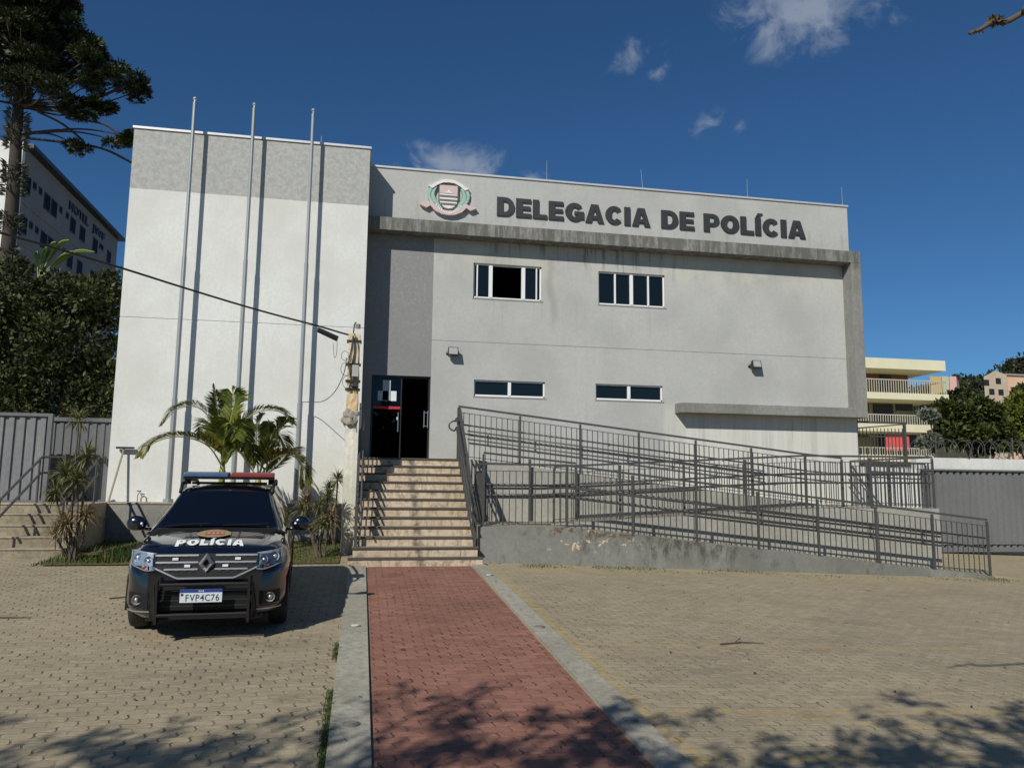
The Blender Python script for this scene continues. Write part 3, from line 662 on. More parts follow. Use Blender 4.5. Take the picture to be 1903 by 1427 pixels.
def railing(name, pts, label, cat, h=1.13, sub=.985, sp=.118, post=1.257, hand=(.74,.55), side=-1, dirty=None, grp='grey metal railings of the ramp and stairs', skip_b=False, bw=.014, pz=None):
    """pts: (x, y, floor z); balusters stand on the floor line"""
    pts = [Vector(p) for p in pts]; t = thing(name, pts[0], label, cat, grp)
    tr_ = MB(); sb = MB(); bl = MB(); hd = [MB() for _ in hand]
    up = Vector((0,0,1))
    for a, b in zip(pts[:-1], pts[1:]):
        tr_.bar(a+up*(h-.02), b+up*(h-.02), .042, .04)
        d = (b-a); L = Vector((d.x,d.y,0)).length; n = max(1, round(L/sp)); off = Vector((d.y,-d.x,0)).normalized()*.075*side
        if not skip_b:
            sb.bar(a+up*sub, b+up*sub, .03, .012); sb.bar(a+up*.075, b+up*.075, .03, .012)
            for i in range(1, n):
                q = a+d*(i/n); bl.box(q.x-bw/2, q.x+bw/2, q.y-bw/2, q.y+bw/2, q.z+.02, q.z+sub)
        for k, hh in enumerate(hand):
            hd[k].tube([a+up*hh+off, b+up*hh+off], .018, 8)
            m_ = max(1, round(L/post))
            for i in range(m_): q = a+d*((i+.5)/m_); hd[k].bar(q+up*(hh-.03)+off*.2, q+up*(hh-.03)+off, .015, .02)
    tr_.build('top_rail', M['rail'], t)
    if not skip_b: sb.build('cross_rails', M['rail'], t); bl.build('baluster_panel', M['rail'], t)
    for k, hm in enumerate(hd): hm.build('handrail', M['rail'], t, smooth=True)
    done = []
    for a, b in zip(pts[:-1], pts[1:]):
        d = b-a; L = Vector((d.x,d.y,0)).length; n = max(1, round(L/post))
        for i in range(n+1):
            q = a+d*(i/n)
            if any((q-e).length < .2 for e in done): continue
            done.append(q); MB().box(q.x-.02, q.x+.02, q.y-.02, q.y+.02, (q.z if pz is None else pz)-.02, q.z+h-.05).build('post', M['rail'], t)
    return t
railing('ramp_railing', [(2.16,15.0,.612),(2.16,13.97,.62),(3.71,13.97,.61),(12.51,13.97,-.352)], 'front railing of the ramp with grey balusters along the stained low wall', 'railing')
railing('ramp_railing', [(3.76,15.17,.615),(9.24,15.17,.93),(12.30,15.17,.95),(12.30,18.1,.95)], 'middle ramp railing rising gently to the right hand landing', 'railing', side=-1)
railing('ramp_railing', [(1.97,16.37,1.885),(9.98,16.37,1.02),(10.9,16.37,.945)], 'upper ramp railing sloping down from the entrance landing before the facade', 'railing', side=-1)
railing('ramp_railing', [(2.5,16.22,.91),(4.5,16.22,.72)], 'short railing piece at the rear of the left ramp landing', 'railing', sub=.98, hand=(), skip_b=True, pz=.62)
railing('ramp_railing', [(12.66,17.95,.95),(14.35,17.95,.9)], 'short railing between the building corner and the side gate', 'railing', hand=())
# double handrail fixed to the facade along the top ramp
t = thing('wall_handrail', (6, 18.1, 1.9), 'double grey handrail fixed to the facade above the top ramp', 'handrail')
for hh in (.74, .55): MB().tube([(2.4,18.10,1.86+hh),(9.9,18.10,1.03+hh)], .018, 8).build('handrail', M['rail'], t, smooth=True)
for i in range(7):
    m = MB(); x = 2.9+i*1.15; z = 1.86-(x-2.4)*.1107
    for hh in (.74, .55): m.bar((x,18.10,z+hh-.03),(x,18.2,z+hh-.05),.015,.02)
    m.box(x-.012,x+.012,18.185,18.199,z+.5,z+.72); m.build('bracket', M['rail'], t)
t = thing('wall_handrail', (6, 15.0, .9), 'double grey handrail fixed to the inner wall beside the lower ramp', 'handrail')
for hh in (.74, .55): MB().tube([(2.3,15.03,.60+hh),(3.7,15.03,.60+hh),(12.3,15.03,-.33+hh)], .018, 8).build('handrail', M['rail'], t, smooth=True)
for i in range(7):
    m = MB(); x = 4.4+i*1.25; z = .60-(x-3.7)*.108
    for hh in (.74, .55): m.bar((x,15.03,z+hh-.03),(x,15.1,z+hh-.05),.015,.02) if z+hh < .62+(x-3.7)*.057 else None
    if len(m.v) > 8: m.box(x-.012,x+.012,15.088,15.0995,z+.5,z+.72)
    if m.v: m.build('bracket', M['rail'], t)
t = thing('wall_handrail', (6, 16.2, .9), 'double grey handrail fixed to the wall behind the middle ramp', 'handrail')
for hh in (.74, .55): MB().tube([(2.3,16.23,.61+hh),(3.7,16.23,.61+hh),(9.2,16.23,.92+hh),(12.2,16.23,.95+hh)], .018, 8).build('handrail', M['rail'], t, smooth=True)
# stair railings
def stair_rail(x, lab, inner):
    t = thing('stair_railing', (x, 13.8, .12), lab, 'railing', 'grey metal railings of the ramp and stairs')
    top = [Vector((x,13.80,.86)), Vector((x,16.33,2.98))]
    MB().bar(top[0], top[1], .05, .05).build('top_rail', M['rail'], t)
    def fl(y): return 1.885-(16.3-y)*(1.77/2.56)
    s = MB(); s.bar((x,13.84,.85),(x,16.3,2.84),.03,.012); s.bar((x,13.84,.30),(x,16.3,1.98),.03,.012); s.build('cross_rails', M['rail'], t)
    b = MB()
    for i in range(1, 22):
        y = 13.8+i*.118; z0 = max(.115, .115+math.ceil((y-y0)/tr)*rz)
        b.box(x-.008,x+.008,y-.008,y+.008,z0,.98+(y-13.8)*.79-.02)
    b.build('baluster_panel', M['rail'], t)
    for y, za, zb in ((13.8,.1,.96),(15.05,.98,1.94),(16.33,1.86,2.96)): MB().box(x-.025,x+.025,y-.025,y+.025,za,zb).build('post', M['rail'], t)
    sx = -1 if inner > 0 else 1
    for hh in (.74, .55):
        MB().tube([(x+sx*.075,13.62,.34+hh-.22),(x+sx*.075,13.8,.40+hh-.22+.1),(x+sx*.075,16.2,1.95+hh+.04),(x+sx*.075,16.45,1.9+hh+.04)], .018, 8).build('handrail', M['rail'], t, smooth=True)
    if inner > 0:
        lp = [(x-.075+ -.13*math.sin(a), 16.45, 2.585+.105*math.cos(a)) for a in [PI*i/8 for i in range(9)]]
        MB().tube(lp, .018, 8).build('handrail_loop', M['rail'], t, smooth=True)
    return t
stair_rail(1.99, 'right hand metal railing of the entrance stairs beside the ramp', 1)
stair_rail(-.06, 'left hand metal railing of the entrance stairs beside the utility pole', -1)
# retaining wall and terrace
M['ret'] = plaster('retaining_wall_render', (.27,.26,.235), grain=.12, stain=(.55,.55,.52), stain_amt=.6, streak=.6)
rw = thing('retaining_wall', (-2.5, 17.15, 0), 'low stained grey retaining wall below the white block', 'wall')
MB().box(-4.95, -.125, 16.96, 17.4, -.3, .90).build('wall_face', M['ret'], rw)
MB().box(-4.97, -.122, 16.94, 17.428, .9005, .93).build('coping', M['tread'], rw)
tag(MB().box(-14, -4.955, 15.86, 40, -.4, .925).build('terrace', M['tread']), kind='structure')
M['oldstep'] = plaster('weathered_yellow_concrete', (.29,.25,.175), grain=.25, stain=(.45,.45,.42), stain_amt=.7, streak=.5)
sd = thing('side_steps', (-6, 15, 0), 'weathered concrete steps climbing to the left gates', 'steps')
m = MB(); tm = MB()
for k, (y, z) in enumerate(((14.72,.20),(15.0,.38),(15.28,.565),(15.56,.75),(15.84,.925))):
    m.box(-9, -4.95, y, 15.859 if k < 4 else 15.859, -.3 if k == 0 else z-.19, z-.022); tm.box(-9, -4.935, y-.02, 15.858, z-.0215, z)
m.build('risers', M['oldstep'], sd); tm.build('treads', M['tread'], sd)
MB().box(-4.95,-4.80,15.1,17.07,-.3,.55).build('side_wall', M['ret'], sd) if False else None
# side railings
for x, lab, ext in ((-6.0, 'left railing of the side steps reaching out of the picture', 1), (-5.0, 'right railing of the side steps behind the spiky plant', 0)):
    t = thing('side_railing', (x, 15, .9), lab, 'railing', 'two bar railings of the side steps')
    for dz in (0, -.30):
        m = MB(); pts = [(x,14.6,.93+dz),(x,16.4,1.79+dz)] + ([(x+.36,16.5,1.79+dz)] if ext else [(x,16.5,1.70+dz)])
        m.tube(pts, .024, 8).build('rail', M['rail'], t)
    for y, zt, zb in ((14.75,1.0,.1),(16.3,1.76,.92)): MB().tube([(x,y,zb),(x,y,zt)], .02, 8).build('post', M['rail'], t)
    if ext: MB().tube([(x+.36,16.5,.92),(x+.36,16.5,1.79)], .02, 8).build('post', M['rail'], t)
# corrugated gates
def gate_extra(t, p, col):
    X = t.xyz(p); return t.mix(t.ramp(t.noise(t.map(p, (8,8,.5)), 1.5, 5, .7), .55, .68, 0, .5), col, (.42,.36,.27))
M['gate'] = plaster('weathered_grey_sheet', (.215,.22,.225), grain=.08, stain=(.6,.6,.6), stain_amt=.4, streak=.5, bump=.1, extra=gate_extra)
M['gate2'] = plaster('faded_grey_sheet', (.165,.168,.17), grain=.06, stain=(.7,.7,.7), stain_amt=.4, streak=.6, bump=.05)
def corrug(x0, x1, y, z0, z1, mat, par, pitch=.19, dep=.035):
    m = MB(); x = x0; row = []
    while x < x1:
        row += [(x,y),(x+pitch*.5,y),(x+pitch*.58,y+dep),(x+pitch*.92,y+dep)]; x += pitch
    row = [(min(a,x1),b) for a,b in row]; row.append((x1,y))
    m.grid([[(a,b,z0) for a,b in row],[(a,b,z1) for a,b in row]]); m.grid([[(a,b+.004,z1) for a,b in row],[(a,b+.004,z0) for a,b in row]])
    return m.build('corrugated_panel', mat, par, fixn=False)
t = thing('corrugated_gate', (-7, 16.9, .93), 'rust streaked corrugated grey gate at the far left edge', 'gate', 'corrugated metal gates')
corrug(-9.5, -6.13, 16.9, .96, 2.60, M['gate'], t); MB().box(-9.5,-6.05,16.86,16.96,2.60,2.66).box(-6.13,-6.05,16.86,16.96,.93,2.60).box(-9.5,-6.13,16.87,16.95,.93,.96).build('gate_frame', M['gate2'], t)
t = thing('corrugated_gate', (-5.8, 17.8, .93), 'plain dark grey corrugated gate touching the white block', 'gate', 'corrugated metal gates')
corrug(-7.2, -5.135, 17.8, .96, 2.58, M['gate2'], t, .16, .025); MB().box(-7.2,-5.13,17.76,17.84,2.58,2.66).box(-7.2,-5.13,17.77,17.84,.93,.96).build('gate_frame', M['gate2'], t)
MB().box(-5.30,-5.27,17.70,17.76,1.7,1.85).build('latch', M['blackm'], t)
# leaning T shaped squeegee, bent pipe added to stand in for a curled shadow
M['wood'] = simple('weathered_wood', (.30,.24,.16), .8, var=.3, scale=20)
t = thing('floor_squeegee', (-4.95, 17.2, .93), 'wooden T shaped squeegee leaning head up against the white wall', 'squeegee')
MB().bar((-4.96,17.05,.93),(-4.82,17.34,2.02),.03,.03).build('handle', M['wood'], t); MB().box(-4.97,-4.63,17.30,17.38,2.01,2.05).build('head', M['jamb'], t)
t = thing('garden_tap', (-4.45, 17.4, .93), 'small metal tap standing at the foot of the white wall', 'tap')
MB().tube([(-4.5,17.36,.93),(-4.5,17.36,1.08),(-4.46,17.34,1.13),(-4.42,17.33,1.10),(-4.41,17.33,1.0)], .012, 8).build('pipe', M['steel'], t); MB().tube([(-4.52,17.36,1.15),(-4.44,17.36,1.15)], .01, 6).build('handle', M['blackm'], t)
# right side: white yard wall, iron fence, corrugated gate, razor wire
M['yardw'] = plaster('whitewashed_wall', (.70,.70,.66), grain=.05, stain=(.6,.6,.55), stain_amt=.4, streak=.5)
tag(MB().box(12.63,14.5,18.24,18.44,-.6,1.93).build('yard_wall', M['yardw']), 'white yard wall beside the building corner behind the ramp', 'wall')
yw = tag(MB().box(14.5,32,18.47,18.67,-.8,2.21).build('yard_wall', M['yardw']), 'long white yard wall topped with razor wire behind the right gate', 'wall')
t = thing('iron_fence', (13.4, 18.3, 1.93), 'black iron fence panel standing above the white yard wall', 'fence')
MB().bar((12.68,18.34,3.10),(14.1,18.34,3.10),.045,.045).bar((12.68,18.34,2.93),(14.1,18.34,3.07),.03,.03).bar((12.68,18.34,2.72),(14.1,18.34,2.74),.03,.03).bar((12.68,18.34,2.02),(14.1,18.34,2.02),.03,.03).build('rails', M['rail'], t)
m = MB()
for i in range(13): x = 12.76+i*.106; m.box(x-.008,x+.008,18.332,18.348,1.93,2.95)
m.build('bars', M['rail'], t)
for x in (12.68, 14.1): MB().box(x-.03,x+.03,18.31,18.37,1.93,3.12).build('post', M['rail'], t)
t = thing('corrugated_gate', (16, 18.2, -.2), 'wide grey corrugated gate at the right edge of the yard', 'gate', 'corrugated metal gates')
corrug(14.46, 24, 18.2, -.22, 1.86, M['gate2'], t, .20, .055); MB().box(14.40,24,18.15,18.24,1.86,1.90).box(14.40,14.46,18.15,18.24,-.25,1.86).box(14.46,24,18.17,18.235,-.245,-.22).box(14.46,24,18.165,18.199,-.05,-.02).build('gate_frame', M['gate2'], t)
M['razor'] = simple('razor_wire_steel', (.13,.13,.13), .5, .4)
t = thing('razor_wire', (17, 18.57, 2.3), 'coiled razor wire running along the white wall top', 'razor wire')
m = MB(); pts = []
for i in range(1300):
    a = i*2*PI/20; x = 14.6+i*.0105; pts.append((x+.06*math.sin(a*.5), 18.57+.24*math.cos(a)+.03*math.sin(i*.37), 2.47+(.24+.03*math.sin(i*.11))*math.sin(a)))
m.tube(pts, .0075, 4)
for i in range(0, 1300, 3):
    p = pts[i]; m.box(p[0]-.012,p[0]+.012,p[1]-.004,p[1]+.004,p[2]-.012,p[2]+.012)
m.build('wire_coil', M['razor'], t)
for i in range(4): x = 15.2+i*2.4; MB().box(x-.015,x+.015,18.555,18.585,2.21,2.8).build('wire_post', M['razor'], t)
# utility pole with meter boxes and cables
def pole_extra(t, p, col):
    X = t.xyz(p); n = t.noise(p, 4, 5, .7)
    c = t.mix(t.ramp(n, .4, .62), (.60,.43,.22), (.70,.62,.48)); col = t.mix(t.ramp(t.math('ADD', X[2], t.math('MULTIPLY', n, .4)), 2.72, 2.8), col, c)
    return t.mix(t.ramp(t.noise(p, 9, 5, .8), .6, .7, 0, .6), col, (.14,.12,.09))
M['upole'] = plaster('old_painted_concrete', (.66,.64,.54), grain=.1, stain=(.5,.48,.42), stain_amt=.5, streak=.5, extra=pole_extra)
ux, uy = -.222, 15.15
t = thing('utility_pole', (ux, uy, 0), 'short cracked concrete utility pole left of the entrance stairs', 'utility pole')
m = MB(); rows = []
for i in range(40):
    z = -.1+i*4.30/39; w_ = .112+.006*mn.noise(Vector((0,z*3,1)))
    ring = []
    for k in range(13):
        a = 2*PI*(k%12)/12+PI/4; q = 1/max(abs(math.cos(a)), abs(math.sin(a))); q = min(q, 1.32); rr = w_*q
        rr += .012*mn.noise(Vector((math.cos(a)*3, math.sin(a)*3, z*4))) + (-.04*max(0, mn.noise(Vector((math.cos(a)*2, math.sin(a)*2, z*5)))) if 2.3 < z < 3.6 else 0)
        ring.append((ux+rr*math.cos(a), uy+rr*math.sin(a), z))
    rows.append(ring)
m.grid(rows); m.quad(*rows[-1][:12]); m.build('shaft', M['upole'], t)
MB().box(ux+.05,ux+.14,uy-.16,uy-.05,.2,2.3).build('cable_duct', M['upole'], t)
m = MB().sphere((ux-.02,uy-.07,2.58),(.15,.11,.17),24,16,jit=.55); m.build('broken_lump', simple('broken_mortar', (.30,.27,.22), .95, var=.5, scale=14, bump=.6), t)
for z in (4.05,3.6,3.28,3.12): MB().box(ux-.14,ux+.14,uy-.14,uy+.14,z,z+.022).build('band', M['blackm'], t)
MB().box(ux-.02,ux+.10,uy-.21,uy-.12,3.36,3.58).build('meter_box', simple('grey_box', (.38,.38,.34), .6), t)
MB().box(ux-.01,ux+.09,uy-.20,uy-.12,3.17,3.29).build('junction_box', M['blackm'], t)
m = MB().tube([(ux-.02,uy-.14,4.2),(ux-.01,uy-.17,4.36),(ux+.02,uy-.13,4.42)], .012, 6)
for k in range(5):
    a = R_.uniform(-.1,.1); m.tube([(ux+a*.6,uy-.15,4.15),(ux+a,uy-.19,3.9),(ux+a*1.4-.03,uy-.2,3.6),(ux+a*.7,uy-.17,3.3),(ux+a*1.5,uy-.15,3.1)], .009, 5)
for cx_, cz_, rr in ((-.10,3.25,.09),(-.13,3.5,.10),(.05,3.2,.07),(-.16,3.75,.07)):
    m.tube([(ux+cx_+rr*math.cos(b), uy-.19+.02*math.sin(b*2), cz_+rr*1.3*math.sin(b)) for b in [2*PI*i/14 for i in range(15)]], .005, 4)
m.build('wiring', M['blackm'], t)
MB().tube([(ux+.06,uy-.13,4.3),(ux+.06,uy-.13,4.38)], .05, 10).build('insulator', simple('porcelain', (.25,.22,.19), .3), t)
CB = CBL
t = thing('overhead_cable', (-1.5,15,4.5), 'black overhead cable sagging from the left to the utility pole', 'cable')
def smooth_pts(P, k=8):
    out = []
    for i in range(len(P)-1):
        p0, p1, p2, p3 = (Vector(P[max(i-1,0)]), Vector(P[i]), Vector(P[i+1]), Vector(P[min(i+2,len(P)-1)]))
        for j in range(k):
            u = j/k; out.append(.5*((2*p1)+(p2-p0)*u+(2*p0-5*p1+4*p2-p3)*u*u+(3*p1-p0-3*p2+p3)*u**3))
    out.append(Vector(P[-1])); return out
MB().tube(smooth_pts(CBL), .017, 6).build('cable', M['blackm'], t, smooth=True)
MB().tube([CSP[0], CSP[1]], [.05,.055], 10).build('splice_case', M['blackm'], t)
MB().tube(smooth_pts([CSP[1], (CSP[1][0]-.0,CSP[1][1],CSP[1][2]-.28), (CSP[1][0]-.04,CSP[1][1],CSP[1][2]-.36), (CSP[1][0]-.07,CSP[1][1],CSP[1][2]-.1)]), .006, 4).build('drip_loop', M['blackm'], t)
tag(MB().tube(smooth_pts(CLOW), .008, 5).build('loose_cable', M['blackm']), 'thin loose cable drooping from the pole to the last flagpole', 'cable')

# ---------------------------------------------------------------- police car (local frame: x across, y backwards from the nose, z up)
M['paint'] = NT('black_car_paint').fin((.004,.0055,.010), .18, spec=.6, coat=1.0)
M['trim'] = simple('black_plastic_trim', (.009,.009,.010), .6, var=.1, spec=.3)
M['cglass'] = darkglass('black_window_glass', (.003,.004,.007), .03, .5)
M['chr'] = simple('car_chrome', (.5,.5,.5), .3, .75, var=.03)
M['tyre'] = simple('tyre_rubber', (.022,.021,.020), .8, var=.2)
M['rim'] = simple('alloy_rim', (.3,.3,.31), .35, .8)
M['lamp'] = simple('headlamp_reflector', (.75,.77,.8), .22, .6)
def lampglass():
    return glassmat('headlamp_glass', (.85,.9,.95), .95, .01)
M['lampglass'] = lampglass()
M['lampback'] = simple('headlamp_housing', (.34,.35,.37), .35, 0, var=.7, scale=30); M['amber'] = simple('amber_lens', (.6,.16,.03), .2); M['whitep'] = simple('white_paint_letter', (.82,.82,.82), .5)
M['bluelens'] = simple('blue_beacon_lens', (.07,.13,.24), .3, var=.25, scale=12); M['redlens'] = simple('red_beacon_lens', (.24,.05,.05), .3, var=.25, scale=12)
cy, cx0 = 8.66, -1.535
car = thing('police_car', (0,0,0), 'black police car with light bar parked nose out beside the red path', 'car')
def lerpt(tab, y):
    if y <= tab[0][0]: return tab[0][1]
    for (a, b), (c, d) in zip(tab, tab[1:]):
        if y <= c: return b+(d-b)*(y-a)/(c-a)
    return tab[-1][1]
WT = [(0,.60),(.05,.70),(.12,.775),(.22,.83),(.4,.872),(.6,.895),(.85,.90),(1.3,.89),(3.2,.89),(3.55,.90),(3.9,.88),(4.15,.82),(4.28,.72)]
HT = [(0,.86),(.05,.895),(.12,.925),(.25,.955),(.5,.985),(.9,1.02),(1.25,1.045),(1.6,1.06),(4.0,1.06),(4.28,1.0)]
def sect(y):
    w_ = lerpt(WT, y); h = lerpt(HT, y); e = max(0, 1-y/.6)
    lean = .0
    P = [(0,.24),(w_-.12,.24),(w_-.03,.29),(w_,.40),(w_-.005,.52),(w_-.012,.60),(w_,.68),(w_-.0,.78),(w_-.03,h-.12-.02*e),(w_-.075,h-.055),(w_-.135,h-.015),(w_-.30,h+.008),(w_-.40,h+.022),(w_*.3,h+.032),(0,h+.036)]
    out = []
    for x, z in P:
        yy = y + (.0 if y > .5 else (.5-y)/.5*(.13*max(0, (z-.55)/.4)**1.3 + (.05 if z < .3 else 0)))
        out.append((x, yy, z))
    return out
ystn = [0,.02,.05,.08,.12,.17,.22,.3,.4,.5,.6,.72,.85,1.0,1.15,1.3,1.6,1.9,2.2,2.6,3.0,3.3,3.55,3.75,3.9,4.05,4.15,4.22,4.28]
rows = []
for y in ystn:
    s = sect(y); rows.append([(-x, yy, z) for x, yy, z in reversed(s[1:])] + s)
# wheel arches are cut as dark wells: the body side keeps its skin above the arch
m = MB(); m.grid(rows); m.quad(*rows[0]); m.quad(*rows[-1])
AX = (.84, 3.50)
# remove faces inside arches
nf = []
for f in m.f:
    c = [sum(m.v[i][k] for i in f)/len(f) for k in range(3)]
    if len(f) == 4 and abs(c[0]) > .55 and any((c[1]-a)**2+(c[2]-.33)**2 < .385**2 for a in AX): continue
    nf.append(f)
m.f = nf
body = m.build('body', M['paint'], car, smooth=True)
# arch lips and wells
for a in AX:
    for s in (-1, 1):
        m = MB(); rows = []
        for i in range(21):
            t_ = PI*(-.04+1.08*i/20); ca, sa = math.cos(t_), math.sin(t_); w_ = lerpt(WT, a+ca*.42)
            rows.append([(s*(w_+.002), a+ca*.37, .33+sa*.37), (s*(w_+.010), a+ca*.40, .33+sa*.40), (s*(w_+.006), a+ca*.455, .33+sa*.455), (s*(w_-.03), a+ca*.46, .33+sa*.46)])
        m.grid(rows)
        m.grid([[r[0], (s*.55, r[0][1], r[0][2])] for r in rows]); m.build('wheel_arch', M['trim'], car, smooth=True)
        m = MB(); m.box(min(s*.5,s*.56), max(s*.5,s*.56), a-.42, a+.42, .2, .78); m.build('wheel_well', M['trim'], car)
        xw = s*.775
        m = MB(); prof = [(-.1,.24),(-.108,.29),(-.1,.325),(-.06,.34),(0,.343),(.06,.34),(.1,.325),(.108,.29),(.1,.24)]; rows = []
        for i in range(37):
            t_ = 2*PI*(i%36)/36; rows.append([(xw+p[0], a+p[1]*math.cos(t_), .345+p[1]*math.sin(t_)) for p in prof])
        m.grid(rows)
        wh = m.build('wheel', M['tyre'], car, smooth=True)
        m = MB()
        for gx in (-.045, -.015, .015, .045):
            r2 = []
            for i in range(37):
                t_ = 2*PI*(i%36)/36; r2.append([(xw+gx-.004, a+.3435*math.cos(t_), .345+.3435*math.sin(t_)), (xw+gx+.004, a+.3435*math.cos(t_), .345+.3435*math.sin(t_))])
            m.grid(r2)
        m.build('tread_groove', M['blackm'], wh)
        m = MB(); xo = xw+s*.07; m.tube([(xo-s*.03,a,.345),(xo,a,.345)], .235, 28)
        for k in range(5):
            t_ = 2*PI*k/5; m.bar((xo+s*.015,a,.345),(xo+s*.015,a+.23*math.cos(t_),.345+.23*math.sin(t_)),.055,.03)
        m.build('rim', M['rim'], wh)
# greenhouse
ZR = [(1.10,1.06),(1.2,1.095),(1.98,1.445),(2.12,1.485),(2.5,1.51),(3.3,1.505),(3.8,1.46),(4.0,1.38),(4.22,1.06)]
WR = [(1.10,.72),(2.0,.565),(2.4,.56),(3.4,.55),(3.9,.54),(4.22,.66)]
def gs(y):
    z = lerpt(ZR, y); w_ = lerpt(WR, y); b = .835 if y < 3.9 else .80; k = (z-1.03)/.55
    return [(b,y,1.0),(b-.025,y,1.03),(w_+(b-w_)*.62 if k > .3 else max(w_+.03,b-.06),y,1.03+(z-1.03)*.42),(w_+.045,y,z-.055*min(1,k*2)),(w_,y,z-.012),(w_*.5,y,z+.012),(0,y,z+.02)]
rows = []
for y in [1.10,1.14,1.2,1.4,1.6,1.8,1.94,1.98,2.04,2.12,2.3,2.5,2.9,3.3,3.6,3.8,3.92,4.0,4.1,4.22]:
    s = gs(y); rows.append([(-x,yy,z) for x,yy,z in reversed(s[1:])] + s if True else 0)
m = MB(); rows = [[(-x,yy,z) for x,yy,z in gs(r[0][1])[:-1]] + [(x,yy,z) for x,yy,z in reversed(gs(r[0][1]))] for r in rows]
m.grid(rows); m.quad(*rows[0]); m.quad(*rows[-1]); m.build('cabin', M['paint'], car, smooth=True)
m = MB(); rows = []
for i in range(15):
    y = 1.115+(1.955-1.115)*i/14; z = lerpt(ZR, y); w_ = lerpt(WR, y)-.022; rows.append([(w_*u, y-.012+.0*u*u, z+.036-.026*abs(u)**2.2) for u in [-1+j/8 for j in range(17)]])
m.grid(rows).build('windshield', M['cglass'], car, smooth=True)
for s in (-1, 1):
    m = MB(); rows = []
    for i in range(13):
        y = 1.5+(3.75-1.5)*i/12; z = lerpt(ZR, y); w_ = lerpt(WR, y); top = z-.075; lo = 1.055
        g = gs(y); rows.append([(s*(g[1][0]+(g[3][0]-g[1][0])*u+.02*math.sin(PI*u)+.004), y, g[1][2]+.02+(g[3][2]-g[1][2]-.045)*u) for u in (0,.25,.5,.75,1)])
    m.grid(rows).build('side_window', M['cglass'], car, smooth=True)
    m = MB(); m.tube([(s*.60,2.05,1.44),(s*.60,2.2,1.54),(s*.60,2.9,1.565),(s*.59,3.6,1.53),(s*.585,3.75,1.47)], .022, 8); m.build('roof_rail', M['trim'], car, smooth=True)
    # mirror
    m = MB(); m.sphere((s*1.0,1.40,1.10),(.118,.07,.098),16,12); m.v = [(x, y, max(z, 1.02)) for x, y, z in m.v]; m.bar((s*.82,1.44,1.03),(s*.95,1.42,1.04),.05,.035)
    mo = m.build('side_mirror', M['paint'], car, smooth=True)
    MB().sphere((s*.93,1.335,1.105),(.016,.012,.016),8,6).build('marker_lamp', M['whitep'], mo, smooth=True)
    # wiper
MB().tube([(-.62,1.10,1.10),(-.1,1.16,1.125)], .008, 5).tube([(.05,1.10,1.105),(.6,1.17,1.115)], .008, 5).box(-.70,.70,1.04,1.10,1.03,1.075).build('wiper', M['trim'], car)
# light bar
lb = MB(); lb.box(-.50,.50,2.36,2.44,1.53,1.56).box(-.60,-.52,2.36,2.44,1.53,1.61).box(.52,.60,2.36,2.44,1.53,1.61).box(-.60,.60,2.25,2.53,1.602,1.63)
lb = lb.build('light_bar', M['trim'], car)
MB().box(-.60,-.012,2.23,2.55,1.6305,1.69).build('blue_lens', M['bluelens'], lb, bevel=.015)
MB().box(.012,.60,2.23,2.55,1.6305,1.69).build('red_lens', M['redlens'], lb, bevel=.015)
MB().box(-.0115,.0115,2.25,2.53,1.6305,1.68).build('centre_joint', M['trim'], lb)
# front face helper: y of the nose skin for a given x, z
def nose(x, z):
    x = abs(x); best = 0
    y = 0
    for yy in [i*.01 for i in range(60)]:
        if lerpt(WT, yy) >= x: y = yy; break
    return y + (.5-y)/.5*(.13*max(0, (z-.55)/.4)**1.3)
def panel(pts_rows, mat, name, par, out=.012, thick=.02):
    m = MB(); rows = [[(x, nose(x, z)-out, z) for x, z in r] for r in pts_rows]; m.grid(rows)
    back = [[(x, nose(x, z)-out+thick, z) for x, z in r] for r in pts_rows]; m.grid(back)
    for a, b in ((rows[0], back[0]), (rows[-1], back[-1])): m.grid([a, b])
    m.grid([[r[0] for r in rows], [r[0] for r in back]]); m.grid([[r[-1] for r in rows], [r[-1] for r in back]])
    return m.build(name, mat, par, smooth=False)
def span(x0, x1, n): return [x0+(x1-x0)*i/n for i in range(n+1)]
# grille: black field between the lamps with chrome bars
def gb(x): return .66 + .115*max(0, (abs(x)-.30)/.26)**1.0 if abs(x) > .30 else .66
gr = panel([[(x, min(.90, gb(x)+(.905-gb(x))*k/5)) for x in span(-.56,.56,28)] for k in range(6)], M['trim'], 'grille', car, .010)
for zc, xw_ in ((.885,.545),(.815,.53),(.745,.44)):
    for s in (-1, 1):
        panel([[(s*x, zc-.007+.004*k) for x in span(.09, xw_, 12)] for k in (0, 2, 4)], M['chr'], 'chrome_bar', gr, .024, .018)
        # dark hexagon teeth under each bar
        for i in range(5):
            x = s*(.14+i*.085)
            if abs(x) > xw_-.03: continue
            m = MB()
            y = nose(x, zc)-.026; m.hexa([(x-.026,y+.02,zc-.028),(x+.026,y+.02,zc-.028),(x+.018,y+.02,zc-.009),(x-.018,y+.02,zc-.009)], [(x-.026,y,zc-.028),(x+.026,y,zc-.028),(x+.018,y,zc-.009),(x-.018,y,zc-.009)])
            m.build('grille_tooth', M['blackm'], gr)
panel([[(x, gb(x)-.012+.016*k) for x in span(-.58,.58,36)] for k in (0, 1)], M['chr'], 'chrome_surround', gr, .022, .02)
for x, z in ((-.33,.85),(.33,.85),(-.2,.78),(.2,.78)):
    y = nose(x, z)-.035; MB().box(x-.03,x+.03,y,y+.02,z-.012,z+.012).build('strobe_lamp', M['whitep'], gr)
